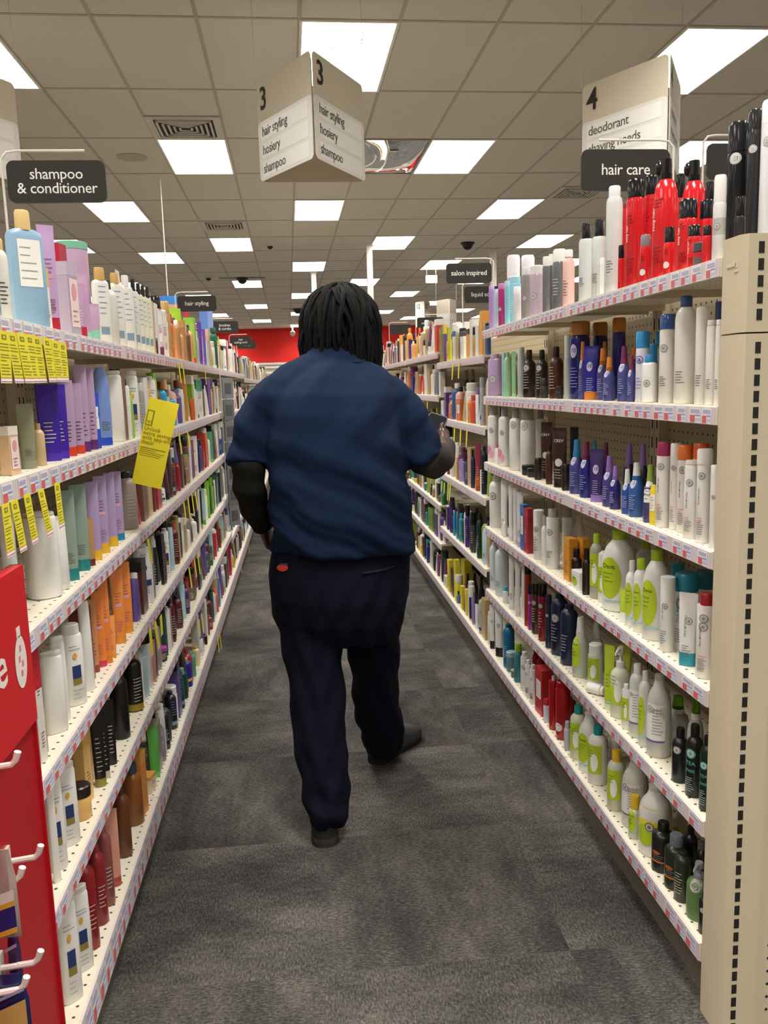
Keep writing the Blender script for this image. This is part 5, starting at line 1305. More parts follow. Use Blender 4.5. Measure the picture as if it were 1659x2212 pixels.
def yellow_tags():
    """paper price tags hung under the shelf lips"""
    ym, wm, rm, dk = mat('e6d92c', 'm'), mat('eeebe4', 'm'), mat('b82a3a', 'm'), mat('8c8420', 'm')
    rnd = random.Random(5)
    def tags(side, lst, frame, w, where, plain=False):
        ox, oy, sc = FR[frame]; X = (XR if side > 0 else XL) - side * .012
        for i, (xa, ya, xb, yb) in enumerate(lst):
            a = on_x(ox + xa / sc, oy + ya / sc, X); b = on_x(ox + xb / sc, oy + yb / sc, X)
            L = a.z - b.z; sl = max(-.3, min(.3, (b.y - a.y) / L)); mb = MB(); k = rnd.uniform(.0, .004)
            def P(u, v, t): return (side * t, u * w + sl * -v * L, v * L)          # v from 0 down to -1
            def slab(u0, u1, v0, v1, m, t0, t1):
                q = [P(u0, v0, t0), P(u1, v0, t0), P(u1, v1, t0), P(u0, v1, t0)]; r = [P(u0, v0, t1), P(u1, v0, t1), P(u1, v1, t1), P(u0, v1, t1)]
                i1, i2 = mb.pts(q), mb.pts(r); mb.face(i1, m); mb.face(i2[::-1], m)
                for j in range(4): mb.face((i1[j], i1[(j + 1) % 4], i2[(j + 1) % 4], i2[j]), m)
            slab(-.5, .5, 0, -.9, ym, 0, .0008); slab(-.5, .5, -.9, -1, wm, 0, .0008); slab(-.5, .5, -.965, -.98, rm, -.0002, 0); slab(-.5, .5, -.895, -.905, rm, -.0002, 0)
            if not plain:
                slab(-.25, .2, -.07, -.17, dk, -.0002, 0); slab(-.1, .05, -.1, -.14, ym, -.0004, -.0002)
                for v in (.24, .3, .36, .45, .5, .56, .64, .7, .76, .82): slab(-.42, -.42 + rnd.uniform(.5, .85), -v, -v - .022, dk, -.0002, 0)
            o = mb.build('hanging_price_tag', None, smooth=0); o.location = (a.x - side * k, a.y, a.z); o.rotation_euler = (0, side * rnd.uniform(.0, .03), 0)
            tag(o, 'yellow paper price tag, %s %s' % (ORD[i], where), 'tag', 'yellow price tags ' + where.split(', ')[-1])
    tags(-1, [(15, 215, 38, 590), (75, 225, 138, 590), (140, 232, 200, 590), (205, 240, 255, 588), (262, 252, 312, 586), (322, 265, 365, 583), (380, 285, 415, 580), (447, 300, 470, 578)], 'ZLc', .05, 'of the row hanging under the top shelf, near left rack')
    tags(-1, [(25, 280, 62, 640), (95, 255, 160, 605), (182, 215, 240, 550), (272, 180, 352, 485), (385, 135, 415, 445)], 'LF', .034, 'hanging under the second shelf, near left rack')
    tags(-1, [(1278, 445, 1298, 590), (1305, 450, 1325, 595), (1468, 480, 1478, 600)], 'ZLc', .03, 'under the top shelf, third left rack', True)
    tags(-1, [(245, -20, 272, 215), (340, -40, 370, 145)], 'LE', .034, 'under the second shelf, third left rack', True)
    tags(-1, [(295, 770, 325, 990), (345, 720, 370, 960), (385, 670, 450, 860), (430, 640, 460, 850)], 'LE', .03, 'under the third shelf, third left rack', True)
    tags(-1, [(226, 175, 262, 385), (580, 420, 602, 590), (630, 345, 655, 490), (660, 300, 700, 440)], 'LB', .03, 'under the fourth shelf, left racks', True)
    tags(-1, [(245, 950, 262, 1180), (290, 890, 335, 1090), (340, 830, 350, 1000), (668, 870, 678, 1010), (690, 820, 712, 960)], 'LB', .034, 'under the fifth shelf, left racks', True)
    tags(-1, [(565, 1720, 580, 1950), (590, 1680, 630, 1850), (895, 800, 905, 850), (985, 430, 1015, 545)], 'ZLe', .03, 'under the bottom deck, left racks', True)
    tags(1, [(1045, 640, 1035, 910), (1150, 610, 1095, 890)], 'ZM1', .03, 'under the top shelf, third right rack', True)
    tags(1, [(1075, 1700, 1060, 1960), (1170, 1720, 1155, 1980), (1275, 1740, 1250, 2000)], 'ZM1', .03, 'under the second shelf, third right rack', True)
    tags(1, [(505, 1260, 520, 1330), (565, 1262, 565, 1440), (635, 1266, 610, 1480)], 'ZM1', .03, 'under the second shelf, fourth right rack', True)
    tags(1, [(790, 830, 720, 960), (830, 850, 770, 1010), (900, 860, 890, 1170), (935, 880, 915, 1160)], 'ZM2', .03, 'under the third shelf, third right rack', True)
def flyer():
    Y = 2.345; tl, tr, br, bl = (on_y(*q, Y) for q in ((323, 858), (387, 873), (348, 1060), (284, 1043)))
    ex = (tr - tl).normalized(); ey = (tl - bl).normalized(); W, H = (tr - tl).length, (tl - bl).length; n = ex.cross(ey)
    t = thing('shelf_flyer', 'large bright yellow paper flyer sticking out from the left shelf', 'flyer', bl); org = Vector((0, 0, 0)); f = lambda u, v, k=0: org + ex * (u * W) + ey * (v * H) + n * k
    def bend(u, v): return .006 * math.sin(v * 3.0) - .002
    g = MB(); m = mat('ecdb27', 'm'); N = 10
    a = [g.pts([f(0, i / N, bend(0, i / N)), f(1, i / N, bend(1, i / N))]) for i in range(N + 1)]; b = [g.pts([f(0, i / N, bend(0, i / N) - .0008), f(1, i / N, bend(1, i / N) - .0008)]) for i in range(N + 1)]
    for i in range(N):
        g.face((a[i][0], a[i][1], a[i + 1][1], a[i + 1][0]), m); g.face((b[i][0], b[i + 1][0], b[i + 1][1], b[i][1]), m)
        for k in (0, 1): g.face((a[i][k], a[i + 1][k], b[i + 1][k], b[i][k]), m)
    g.face((a[0][0], b[0][0], b[0][1], a[0][1]), m); g.face((a[N][0], a[N][1], b[N][1], b[N][0]), m); sheet = g.build('sheet', t, smooth=60)
    x = MB(); dk = mat('8f7f18', 'm')
    def slab(u0, u1, v0, v1): g2 = [(u0, v0), (u1, v0), (u1, v1), (u0, v1)]; x.face(x.pts([f(u, v, bend(u, v) + .0006) for u, v in g2]), dk)
    slab(.04, .28, .855, .865); slab(.04, .28, .69, .70); slab(.04, .075, .70, .855); slab(.235, .28, .70, .855); slab(.075, .235, .735, .742); slab(.135, .185, .712, .724)
    for i, s in enumerate(('Unlock', 'extra savings', 'with app-only', 'deals!')): put_text(x, s, dk, f(.04, .635 - i * .052, bend(0, .6) + .0008), ex, ey, .0155, .006)
    for i, (l, th) in enumerate(((.9, .009), (.6, .006), (.9, .006), (.8, .006), (.75, .005))): slab(.05, l, .43 - i * .022, .43 - i * .022 + th)
    x.build('lettering', sheet, smooth=0)
def hook_display():
    X = -.452; y0, y1 = .86, 1.355; red, shaded_red = mat('d0242c', 's'), mat('b01c22', 's')  # second red is darker: shade below the header put into the panel colour
    t = thing('hook_display', 'red cardboard hook display at the front of the left rack', 'display', (X, y1, 0)); o = (X, y1, 0)
    b = MB(); b.box(X - .018, X - .006, y0, y1, .02, 1.135, shaded_red); b.box(X - .018, X + .0, y1 - .004, y1, .02, 1.135, mat('c81f2a', 's')); b.box(X - .018, X, y0, y1 - .004, .0, .02, shaded_red); b.build('back_panel', t, o)
    h = MB(); h.box(X - .006, X + .002, y0, y1, .876, 1.135, red); hd = h.build('header', t, o)
    x = MB(); wm = mat('efe6de', 's')
    put_text(x, 'ute', wm, (X + .0026, y1 - .236, .978), (0, 1, 0), (0, 0, 1), .095, .012); x.build('lettering', hd, o)
    g = MB(); c = (y1 - .052, .99)
    pts = [(X + .0027, c[0] + .026 * math.sin(a) * (1 if True else 1), c[1] + .042 * math.cos(a)) for a in [2 * math.pi * k / 24 for k in range(24)]]; g.face(g.pts(pts[::-1]), wm)
    g.box(X + .002, X + .0027, c[0] - .008, c[0] + .008, c[1] + .040, c[1] + .056, wm)
    for dy, dz in ((-.006, .006), (.006, -.004), (0, .022), (0, -.018)): g.box(X + .0027, X + .0032, c[0] + dy - .004, c[0] + dy + .004, c[1] + dz - .005, c[1] + dz + .005, mat('dd8a92', 's'))
    g.build('logo', hd, o)
    hk = mat('efe2da', 's')
    for (px, py, qx, qy) in ((15, 1862, 78, 1832), (-30, 1912, 45, 1884), (0, 2092, 88, 2052), (-30, 2150, 58, 2115), (-40, 1662, 30, 1640)):
        a = on_x(px, py, X - .004); e = on_y(qx, qy, a.y); L = max(.05, e.x - a.x)
        m = MB(); m.tube([(a.x, a.y, a.z), (a.x + L * .8, a.y, a.z + .004), (a.x + L * .92, a.y, a.z + .010), (a.x + L, a.y, a.z + .022)], [.0045, .0045, .0045, .005], hk, 8); m.box(a.x - .002, a.x + .002, a.y - .012, a.y + .012, a.z - .02, a.z + .02, mat('d8c8c0', 's')); m.build('hook', t, o)
    # flat packets hanging on the hooks, their faces turned to the aisle mouth
    def pack(name, lab, x0, x1, Y, z0, z1, body, bands):
        r = thing(name, lab, 'packet', ((x0 + x1) / 2, Y, z1), 0, 'packets on the red display'); w, h = x1 - x0, z1 - z0
        def sec(z, k): return [(u * w / 2 * (.62 + .38 * min(1, (-z) / (h * .3))), v * k, z) for u, v in ((-1, 0), (-.6, -1), (.6, -1), (1, 0), (.6, 1), (-.6, 1))]
        m = MB(); m.loft([sec(z * -h, k) for z, k in ((0, .001), (.06, .002), (.3, .008), (.7, .011), (.95, .004), (1, .001))], mat(body, 'g')); m.build('bag', r)
        for (a0, a1, sl, c) in bands:
            q = MB(); n = 6
            for i in range(n):
                xa, xb = -w / 2 * .97 + w * .97 * i / n, -w / 2 * .97 + w * .97 * (i + 1) / n
                q.quad((xa, -.0125, -h * a1 + sl * xa), (xb, -.0125, -h * a1 + sl * xb), (xb, -.0125, -h * a0 + sl * xb), (xa, -.0125, -h * a0 + sl * xa), mat(c, 'g'))
            q.build('label', r)
    def zat(py, Y): return on_y(10, py, Y).z
    def xat(px, Y): return on_y(px, 1950, Y).x
    Y = 1.10; pack('hanging_packet', 'clear topped navy and yellow packet on the red display', max(xat(-62, Y), -.447), xat(40, Y), Y, zat(2025, Y), zat(1835, Y), 'a8938c', ((.44, .56, .3, 'e9e7e6'), (.56, .62, .3, 'e0b43a'), (.62, .86, .3, '1f2a7c'), (.86, .92, .3, 'e0b43a')))
    Y = 1.13; pack('hanging_packet', 'dark purple packet hanging below the navy one', max(xat(-60, Y), -.447), xat(34, Y), Y, zat(2150, Y), zat(2005, Y), '33194a', ((.2, .25, .5, 'b8a8c8'), (.5, .54, .5, '8a7aa8')))
    Y = 1.075; pack('hanging_packet', 'navy packet with gold print at the bottom of the red display', max(xat(-62, Y), -.447), xat(42, Y), Y, zat(2290, Y), zat(2105, Y), '1d2358', ((.3, .75, .4, 'c8a860'), (.16, .2, .4, '9aa0c8')))
def odd_things():
    # hung board and display cards beyond the left rack
    p = on_y(358, 700, 9.0); q = on_y(333, 640, 9.0); w, h = on_y(386, 700, 9.0).x - q.x, q.z - p.z
    t = thing('hanging_board', 'hanging tan board with a blue top band beside the hair styling sign', 'sign', (q.x, 9.0, p.z))
    m = MB(); m.box(0, w, -.01, .01, 0, h * .72, mat('c39a78', 'm')); m.box(w * .2, w * .8, -.0115, -.01, h * .12, h * .22, mat('b8402e', 'm')); m.build('board', t)
    m = MB(); m.box(0, w, -.012, .012, h * .72, h, mat('2f7cc4', 'm')); m.build('band', t)
    m = MB(); m.tube([(w * .6, 0, h), (w * .6, 0, CEIL - p.z)], .006, mat('c9c2b4', 's'), 6); m.build('rod', t)
    for x0, x1, yt, Y, c, lab in ((413, 430, 672, 7.0, '5f86c8', 'tall blue display card on the fourth left rack'), (432, 455, 672, 7.2, '8aa0d4', 'tall periwinkle display card on the fourth left rack')):
        a, b = on_y(x0, yt, Y), on_y(x1, yt, Y); m = MB(); z = 1.5306; m.box(0, b.x - a.x, -.012, .0, 0, a.z - z, mat(c, 'm')); m.box(.01, b.x - a.x - .01, 0, .05, 0, .01, mat('d8d4cc', 'm'))
        o = m.build('display_card'); o.location = (max(a.x, -.77), Y, z); tag(o, lab, 'card')
    # a strip of grey blister packs clipped to the end of the third left rack
    base = on_x(474, 790, XL + .012); m = MB(); m.box(-.002, .002, -.012, .012, -.95, 0, mat('c9c9c9', 's')); o = m.build('hanging_clip_strip'); o.location = (XL + .012, base.y, 1.52); tag(o, 'long narrow clip strip hanging down the left rack', 'strip')
    for k in range(7):
        m = MB(); m.prism(rrect(-.035, .035, -.062, .062, .008, 3), -.004, .010, mat('77797c' if k % 2 else '85878a', 's'), lambda q: Vector((q[2], q[0], q[1]))); m.box(.010, .013, -.02, .02, -.03, .03, mat('5d5f63' if k != 3 else '3a4aa8', 's'))
        o = m.build('hanging_blister_pack'); o.location = (XL + .05, base.y, 1.41 - k * .128); o.rotation_euler = (0, 0, -1.0); tag(o, 'grey blister pack, %s from the top on the clip strip' % ORD[k], 'packet', 'blister packs on the clip strip')
    for px, py, r, c, lab in ((538, 800, 15, 'd8388a', 'hot pink plastic bag beyond the left racks'), (566, 820, 15, 'b82a86', 'magenta plastic bag beside the hot pink one')):
        Y = 13.6; p = on_y(px, py, Y); s = r * Y / F_PX; m = MB(); m.loft([[(s * k * math.cos(a), s * .6 * k * math.sin(a), z * s) for a in [2 * math.pi * i / 14 for i in range(14)]] for z, k in ((-1.1, .6), (-.8, .95), (0, 1), (.6, .7), (.9, .2), (1.3, .12))], mat(c, 'g'))
        o = m.build('hanging_bag'); o.location = p; tag(o, lab, 'bag')
    p = on_y(632, 716, 30); t = thing('wall_spot_camera', 'small white camera on the red back wall', 'camera', p); m = MB(); m.tube([(0, 0, .25), (0, 0, .0)], .03, mat('e6e2da', 's'), 8); m.build('bracket', t); m = MB(); m.tube([(0, .1, -.05), (0, -.15, -.09)], .09, mat('e6e2da', 's'), 12); m.build('housing', t)
def stock():
    stock_list(STOCK_R); stock_list(STOCK_RF); stock_list(STOCK_L); stock_list(STOCK_LF); far_fill(); label_products(); yellow_tags(); flyer(); hook_display(); odd_things()
    print('PRODUCTS', len(ITEMS), 'skipped', SKIPPED)
# ---------------------------------------------------------------- the shopper
def pr(x, y, Y): return on_y(x, y, Y)
def ring_px(xl, xr, y, Y, ry, n=28, tilt=-.029, sq=2.25):
    """body cross-section whose left and right outline meets two picture columns at depth Y"""
    h = (xr - xl) / 2; L = pr(xl, y - tilt * -h, Y); R = pr(xr, y + tilt * h, Y); c = (L + R) / 2; a = (R - L) / 2; out = []
    for k in range(n):
        t = 2 * math.pi * k / n; ct, st = math.cos(t), math.sin(t)
        f = (abs(ct) ** sq + abs(st) ** sq) ** (-1 / sq)
        out.append(c + a * (ct * f) + Vector((0, ry * st * f, 0)))
    return out
def remesh(mb, name, parent, m, voxel, smooth_it=4, disp=None, org=(0, 0, 0)):
    me = mb.mesh('tmp', org, 0); ob = bpy.data.objects.new('tmp', me); COL.objects.link(ob)
    md = ob.modifiers.new('r', 'REMESH'); md.mode = 'VOXEL'; md.voxel_size = voxel
    sm = ob.modifiers.new('s', 'SMOOTH'); sm.iterations = smooth_it; sm.factor = .5
    dg = bpy.context.evaluated_depsgraph_get(); bpy.context.view_layer.update(); dg.update()
    out = bpy.data.meshes.new_from_object(ob.evaluated_get(dg)); bpy.data.objects.remove(ob)
    if disp:
        nn = [v.normal.copy() for v in out.vertices]
        for v, n in zip(out.vertices, nn): v.co = v.co + n * disp(v.co + Vector(org), n)
    out.materials.clear(); out.materials.append(m); out.name = name
    out.polygons.foreach_set('use_smooth', [True] * len(out.polygons)); out.update()
    o = bpy.data.objects.new(name, out); COL.objects.link(o); o.parent = parent
    return o
def cloth(name, h, bump=.25, sc=420):
    m, nt, b = new_mat(name); b.inputs['Base Color'].default_value = (*hexc(h), 1); b.inputs['Roughness'].default_value = .85; b.inputs['Specular IOR Level'].default_value = .15
    b.inputs['Sheen Weight'].default_value = 0
    N, L = nt.nodes, nt.links; tc = N.new('ShaderNodeTexCoord'); n = N.new('ShaderNodeTexNoise'); n.inputs['Scale'].default_value = sc; L.new(tc.outputs['Object'], n.inputs['Vector'])
    bp = N.new('ShaderNodeBump'); bp.inputs['Strength'].default_value = bump; bp.inputs['Distance'].default_value = .001; L.new(n.outputs['Fac'], bp.inputs['Height']); L.new(bp.outputs['Normal'], b.inputs['Normal'])
    return m
def fold(p, ax, az, fr, seed, warp=2.2):
    w = noise.noise(Vector((p.x * 4 + seed, p.y * 4, p.z * 4))) * warp
    s = math.sin((p.x * ax + p.z * az) * fr + w); return (abs(s) ** 1.6) * (1 if s > 0 else -1)
def person():
    org = (.16, 2.65, 0)
    t = thing('person', 'person seen from behind in a navy shirt and dark trousers, looking at a phone', 'person', org)
    skin, skin2 = mat('4a2c20', 's'), mat('8a6a55', 's')
    # --- continuous body: head, neck, trunk, arms with hands, legs
    b = MB()
    b.loft([ring_px(*a) for a in ((600, 872, 1190, 2.63, .14), (600, 872, 1080, 2.63, .145), (600, 850, 960, 2.63, .135), (600, 840, 870, 2.65, .11), (640, 800, 810, 2.67, .085), (690, 772, 785, 2.69, .062), (693, 775, 750, 2.71, .058), (695, 779, 700, 2.74, .06))], skin)
    hc = pr(737, 715, 2.755); b.ball(hc, (.078, .098, .112), skin, 20, 14)
    b.ball(hc + Vector((0, .055, -.055)), (.058, .062, .07), skin, 16, 10)            # jaw
    b.ball(hc + Vector((0, .108, -.025)), (.014, .018, .022), skin, 8, 6)              # nose
    b.ball(hc + Vector((0, .1, -.07)), (.026, .014, .01), skin, 8, 6)                 # mouth
    for s in (-1, 1):
        b.ball(hc + Vector((s * .081, .01, -.01)), (.01, .02, .032), skin, 8, 6)      # ears
        b.ball(hc + Vector((s * .031, .092, .012)), (.016, .01, .008), skin, 8, 6)     # brow
    LA = [pr(592, 855, 2.65), pr(548, 920, 2.64), pr(536, 1000, 2.60), pr(542, 1060, 2.62), pr(570, 1135, 2.71)]
    b.tube(LA, [.062, .056, .045, .044, .028], skin, 14)
    RA = [pr(838, 865, 2.65), pr(885, 930, 2.64), pr(922, 992, 2.63), pr(954, 980, 2.78), pr(957, 955, 2.95)]
    b.tube(RA, [.062, .056, .047, .04, .027], skin, 14)
    # left hand, hanging half closed in front of the hip
    w = LA[-1]; d = (pr(584, 1172, 2.78) - w).normalized(); sx = Vector((0, 1, 0)); sx = (sx - d * sx.dot(d)).normalized(); nx = d.cross(sx)
    if nx.x > 0: nx = -nx
    b.tube([w - d * .02, w + d * .03, w + d * .065, w + d * .09], [(.026, .02), (.036, .019), (.042, .018), (.04, .014)], skin, 12)
    for k, ln in enumerate((.062, .07, .066, .052)):
        o = w + d * .085 + sx * (.028 - k * .0185); cur = -nx
        b.tube([o - d * .015, o + d * ln * .45 + cur * .004, o + d * ln * .75 + cur * .02, o + d * ln * .72 + cur * .042], [.0095, .009, .0085, .0075], skin, 8)
    o = w + d * .035 + sx * .03; b.tube([o - sx * .01, o + sx * .02 + d * .025 - nx * .008, o + sx * .022 + d * .055 - nx * .02], [.011, .0105, .009], skin, 8)
    # right hand round the phone
    TLc, TRc, BRc, BLc = pr(926, 906, 3.035), pr(968, 897, 3.035), pr(946, 952, 2.985), pr(905, 961, 2.985)
    up = ((TLc - BLc) + (TRc - BRc)).normalized(); rt = ((TRc - TLc) + (BRc - BLc)); rt = (rt - up * rt.dot(up)).normalized(); fn = rt.cross(up)
    if fn.y > 0: fn = -fn                                           # face of the phone, towards its holder
    w = RA[-1]; pc = (BRc + TRc) / 2 - up * .02 + rt * .004 - fn * .012
    b.tube([w - Vector((0, .03, 0)), w + (pc - w) * .5, pc, pc + up * .02], [(.027, .024), (.03, .024), (.026, .03), (.02, .02)], skin, 12)
    for k, ln in enumerate((.075, .08, .076, .062)):
        o = pc + up * (.03 - k * .02) - fn * .012
        b.tube([o, o - rt * ln * .45 - fn * .010, o - rt * ln * .95 - fn * .006, o - rt * (ln * 1.05) + fn * .014], [.010, .0095, .0085, .0075], skin, 8)
    o = pc - up * .03 + fn * .01; b.tube([o - up * .01, o + up * .03 + fn * .012 - rt * .004, o + up * .062 + fn * .016 - rt * .012], [.015, .0125, .0095], skin, 8)
    LLp = [(664, 1340, 2.62), (684, 1500, 2.56), (692, 1600, 2.50), (703, 1700, 2.46), (702, 1752, 2.45)]
    RLp = [(802, 1340, 2.66), (810, 1480, 2.78), (820, 1560, 2.87), (826, 1590, 2.93), (824, 1606, 2.945)]
    for P in (LLp, RLp): b.tube([pr(700 if P is LLp else 770, 1200, 2.63)] + [pr(*q) for q in P], [.085, .082, .06, .05, .04, .036], skin, 14)
    body = remesh(b, 'body', t, skin, .0065, 3, None, org); body['label'] = 'brown skin of the hands and neck'
    # --- undershirt sleeves
    ug, ug2 = cloth('charcoal_knit', '1b1a18'), cloth('charcoal_knit_right', '3a3733')
    u = MB(); u.tube([pr(545, 960, 2.625), pr(536, 1005, 2.60), pr(538, 1050, 2.61), pr(550, 1098, 2.655), pr(569, 1139, 2.71)], [.046, .052, .052, .046, .036], ug, 20)
    remesh(u, 'long_sleeve', t, ug, .007, 4, lambda p, n: .0025 * fold(p, 2, 10, 8, 3), org)['label'] = 'dark knit sleeve of the lowered arm'
    u = MB(); u.tube([pr(895, 955, 2.63), pr(918, 990, 2.625), pr(938, 996, 2.68), pr(955, 985, 2.79), pr(961, 965, 2.90)], [.058, .062, .058, .049, .036], ug2, 20)
    remesh(u, 'long_sleeve', t, ug2, .007, 4, lambda p, n: .003 * fold(p, 9, 6, 8, 5), org)['label'] = 'charcoal sleeve of the bent arm'
    # --- shirt
    navy = cloth('navy_cotton', '11213b')
    s = MB()
    s.loft([ring_px(*a) for a in ((586, 893, 1188, 2.625, .185), (584, 892, 1150, 2.62, .188), (581, 888, 1085, 2.615, .184), (578, 878, 1020, 2.61, .176), (574, 868, 960, 2.61, .17), (566, 862, 900, 2.62, .162), (562, 862, 858, 2.635, .150), (574, 848, 822, 2.655, .128), (604, 822, 797, 2.67, .105), (640, 800, 782, 2.685, .088), (660, 790, 768, 2.695, .076))], navy)
    s.tube([pr(610, 845, 2.65), pr(578, 875, 2.645), pr(552, 925, 2.635), pr(541, 972, 2.62), pr(537, 1006, 2.605)], [.066, .079, .074, .067, .065], navy, 24)
    s.tube([pr(822, 845, 2.65), pr(850, 872, 2.645), pr(880, 922, 2.64), pr(904, 963, 2.632), pr(921, 996, 2.625)], [.066, .081, .079, .073, .070], navy, 24)
    hemz = pr(738, 1182, 2.62).z
    def shirt_disp(p, n):
        lowmask = smoothstep(1.32, 1.05, p.z); back = smoothstep(.1, .5, -n.y)
        d = .012 * lowmask * fold(p, -5.2, -9.5, 4.2, 1) * (.4 + .6 * back) + .006 * lowmask * fold(p, -8, -16, 3.1, 9)
        d += .007 * smoothstep(1.15, 1.35, p.z) * fold(p, 9, -7, 4, 5, 3)
        ex = abs(p.x - .15)
        d += .006 * smoothstep(.17, .27, ex) * smoothstep(1.5, 1.25, p.z) * fold(p, 8 if p.x < .15 else -8, 7, 5, 12)
        if p.z < hemz + .028: d += .002
        return d
    sh = remesh(s, 'shirt', t, navy, .008, 5, shirt_disp, org); sh['label'] = 'navy polo shirt'
    c = MB(); col = [ring_px(*a) for a in ((652, 797, 786, 2.682, .088), (660, 786, 766, 2.70, .078), (667, 776, 750, 2.715, .072))]
    inner = [ring_px(*a) for a in ((672, 771, 750, 2.715, .067), (668, 778, 768, 2.70, .07))]
    c.loft(col + inner, navy, False); k = c.build('collar', sh, org)
    # --- trousers
    tr = cloth('dark_trousers', '0c1020')
    q = MB()
    q.loft([ring_px(*a) for a in ((594, 886, 1165, 2.63, .165), (585, 886, 1205, 2.63, .17), (580, 883, 1245, 2.63, .176), (581, 880, 1285, 2.63, .178), (592, 872, 1335, 2.635, .165), (608, 864, 1378, 2.64, .13))], tr)
    q.loft([ring_px(*a, n=22, sq=2) for a in ((590, 738, 1300, 2.625, .125), (604, 743, 1370, 2.61, .115), (617, 742, 1440, 2.585, .10), (624, 745, 1510, 2.555, .092), (630, 749, 1580, 2.52, .086), (644, 752, 1650, 2.485, .082), (654, 757, 1715, 2.46, .082), (656, 755, 1742, 2.445, .08), (664, 744, 1776, 2.445, .068))], tr)
    q.loft([ring_px(*a, n=22, sq=2) for a in ((738, 872, 1300, 2.65, .125), (746, 864, 1370, 2.68, .112), (754, 861, 1440, 2.73, .098), (761, 863, 1505, 2.79, .09), (771, 870, 1560, 2.85, .084), (782, 874, 1598, 2.91, .078), (789, 862, 1626, 2.94, .07))], tr)
    def tr_disp(p, n):
        d = .004 * smoothstep(.9, .5, p.z) * fold(p, 30, 9, 3.0, 21, 1.2) + .0035 * fold(p, -26, 12, 3, 33, 1.2) * smoothstep(.95, .7, p.z)
        return d + .004 * smoothstep(.35, .1, p.z) * fold(p, 10, 22, 3, 40, 1.2)
    tro = remesh(q, 'trousers', t, tr, .008, 5, tr_disp, org)
    # --- hair: a cap of locks falling from the crown
    hm = mat('0d0b0a', 'm'); hm.node_tree.nodes['Principled BSDF'].inputs['Specular IOR Level'].default_value = .18; h = MB(); rnd = random.Random(4); ctr = pr(735, 712, 2.75)
    h.ball(ctr + Vector((0, 0, .0)), (.108, .112, .112), hm, 24, 14)
    h.ball(pr(742, 745, 2.735), (.094, .075, .07), hm, 20, 10)
    for k in range(230):
        ph = 2 * math.pi * rnd.random(); th0 = math.radians(rnd.uniform(4, 34)); wide = rnd.uniform(.96, 1.16); ln = rnd.uniform(.0, .06); pts = []
        side = math.cos(ph); wob = rnd.uniform(-.6, .6)
        thx = math.radians(rnd.uniform(88, 112))
        for j in range(8):
            th = th0 + (thx - th0) * j / 7; pp = ph + wob * j / 7
            pts.append(ctr + Vector((.113 * wide * math.sin(th) * math.cos(pp), .116 * wide * math.sin(th) * math.sin(pp), .120 * wide * math.cos(th) + .010 * rnd.random())))
        e = pts[-1]; drop = (.028 + ln + (.03 if side > .3 else 0) - (.01 if math.sin(ph) > .5 else 0))
        fr = -1 if math.sin(ph) > .2 else 1
        pts.append(e + Vector((.006 * side, 0, -drop * .5))); pts.append(e + Vector((.002 * side, 0, -drop)))
        r = rnd.uniform(.0055, .0085); h.tube(pts, [r * .7] + [r] * 7 + [r * .9, r * .5], hm, 6)
    # one loose lock on the left
    h.tube([pr(668, 690, 2.72), pr(652, 725, 2.71), pr(649, 745, 2.71), pr(646, 757, 2.71)], [.008, .006, .005, .004], hm, 6)
    h.tube([pr(712, 640, 2.75), pr(690, 648, 2.75), pr(672, 668, 2.74), pr(662, 690, 2.74)], [.006, .006, .006, .006], hm, 6)
    h.build('hair', t, org)['label'] = 'short black locks'
    # --- shoes
    def shoe(heel, toe, mu, ms, lab, ln=.285):
        d = (toe - heel); d.z = 0; d.normalize(); sd = Vector((d.y, -d.x, 0)); g = MB()
        prof = [(-.022, .014), (-.014, .029), (0, .038), (.03, .041), (.08, .037), (.15, .043), (.2, .049), (.25, .044), (ln - .006, .024)]
        def out(z, k, cut=9): 
            L = [(a, w * k) for a, w in prof if a <= cut]
            return [heel + d * a + sd * w + Vector((0, 0, z)) for a, w in L] + [heel + d * a - sd * w + Vector((0, 0, z)) for a, w in reversed(L)]
        sole = MB(); sole.loft([out(.0, .98), out(.004, 1.05), out(.026, 1.05), out(.028, .98)], ms)
        def upr(zs, k): 
            L = [(a, w * k, z) for (a, w), z in zip(prof, zs)]
            return [heel + d * a + sd * w + Vector((0, 0, z)) for a, w, z in L] + [heel + d * a - sd * w + Vector((0, 0, z)) for a, w, z in reversed(L)]
        g.loft([upr([.028] * 9, .98), upr([.06] * 5 + [.055, .05, .045, .038], .98), upr([.085, .086, .088, .092, .095, .085, .068, .056, .042], .72), upr([.088, .089, .091, .095, .098, .09, .074, .06, .043], .35)], mu)
        o = g.build('shoe', t, org, 50); o['label'] = lab; sole.build('sole', o, org, 40)
    shoe(on_z(703, 1828, 0) + Vector((0, .012, 0)), on_z(690, 1650, 0), mat('2a2622', 'm'), mat('3a332b', 'm'), 'dark shoe of the nearer foot')
    shoe(on_z(815, 1655, 0) + Vector((0, .03, 0)), on_z(905, 1585, 0), mat('3a3a3d', 'm'), mat('201d1a', 'm'), 'grey shoe of the forward foot', .29)
    # --- pocket welt and the red thing in the pocket, both found on the cloth
    def hit(x, y):
        o = EYEV - Vector(org); ok, p, n, _ = tro.ray_cast(o, ray(x, y).normalized()); return p + Vector(org), n
    g = MB(); pts = [hit(x, y)[0] + Vector((0, -.003, 0)) for x, y in ((783, 1238), (805, 1235), (830, 1230), (852, 1222))]
    g.tube(pts, .0035, mat('10131e', 'k'), 6); g.build('pocket_welt', tro, org)
    bpy.context.view_layer.update()
    p, n = hit(610, 1227); r = thing('tucked_item', 'red and dark item peeking out of the back trouser pocket', 'wallet', p)
    g = MB(); ex = (hit(626, 1226)[0] - hit(594, 1226)[0]).normalized(); L = .026
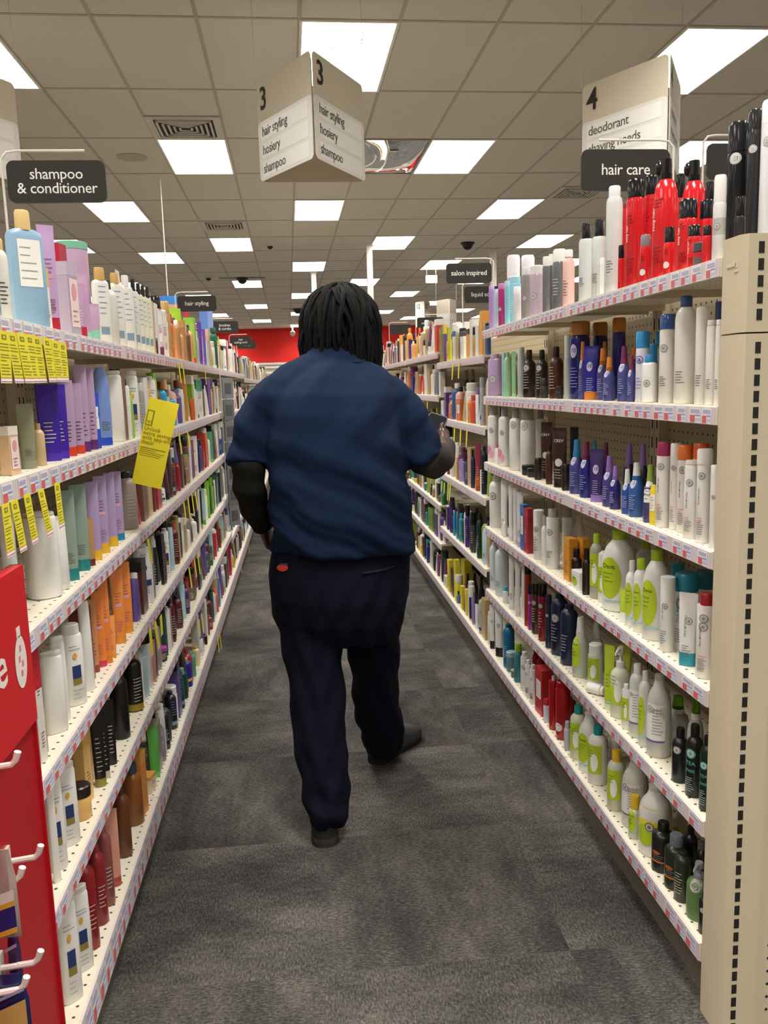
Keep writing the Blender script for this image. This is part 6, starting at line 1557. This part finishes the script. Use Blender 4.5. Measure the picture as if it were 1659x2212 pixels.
    def lens(dz, k, hh, dy): return [Vector((0, dy, dz)) + ex * (L * k * math.cos(a)) + Vector((0, 0, hh * math.sin(a))) for a in [2 * math.pi * i / 16 for i in range(16)]]
    g.loft([lens(0, 1, .011, .012), lens(0, 1, .011, -.002), lens(0, .9, .009, -.006)], mat('d9402f', 'm')); g.build('body', r)
    g = MB(); g.loft([[v + Vector((.004, -.002, .011)) for v in lens(0, .8, .004, .01)], [v + Vector((.004, -.004, .0115)) for v in lens(0, .8, .004, -.004)]], mat('4a4541', 'm')); g.build('clasp', r)
    # --- phone
    phone_glass = mat('1c1f24', 'm'); phone_glass.node_tree.nodes['Principled BSDF'].inputs['Specular IOR Level'].default_value = .15
    cen = (TLc + BRc) / 2; ph = thing('phone', 'dark smartphone held up in the right hand', 'phone', cen)
    W, H = .072, .135
    tf = lambda p: rt * p[0] + up * p[1] + fn * p[2]
    g = MB(); g.prism(rrect(-W / 2, W / 2, -H / 2, H / 2, .012, 4), -.0045, .0035, mat('17181a', 's'), tf); g.build('case', ph)
    g = MB(); g.prism(rrect(-W / 2 + .003, W / 2 - .003, -H / 2 + .004, H / 2 - .004, .009, 4), .0036, .0042, phone_glass, tf); g.build('screen', ph)
# ---------------------------------------------------------------- build
LAMP, WATT, SPREAD = 4.0, 26.0, 125.0
make_camera()
room(); lights(); ceiling_bits(); signs(); racks(); end_post(); person()
if 'stock' in globals(): stock()
w = bpy.data.worlds.new('world'); SC.world = w; w.use_nodes = True
w.node_tree.nodes['Background'].inputs['Color'].default_value = (.05, .05, .05, 1); w.node_tree.nodes['Background'].inputs['Strength'].default_value = .2
vs = SC.view_settings; vs.view_transform = 'Standard'; vs.look = 'None'; vs.gamma = 1; vs.use_curve_mapping = False; vs.exposure = 0.5
SC.cycles.max_bounces = 8; SC.cycles.diffuse_bounces = 4; SC.cycles.glossy_bounces = 3; SC.cycles.transmission_bounces = 5; SC.cycles.caustics_reflective = False; SC.cycles.caustics_refractive = False
SC.cycles.sample_clamp_indirect = 6; SC.cycles.use_denoising = True; SC.cycles.use_light_tree = True
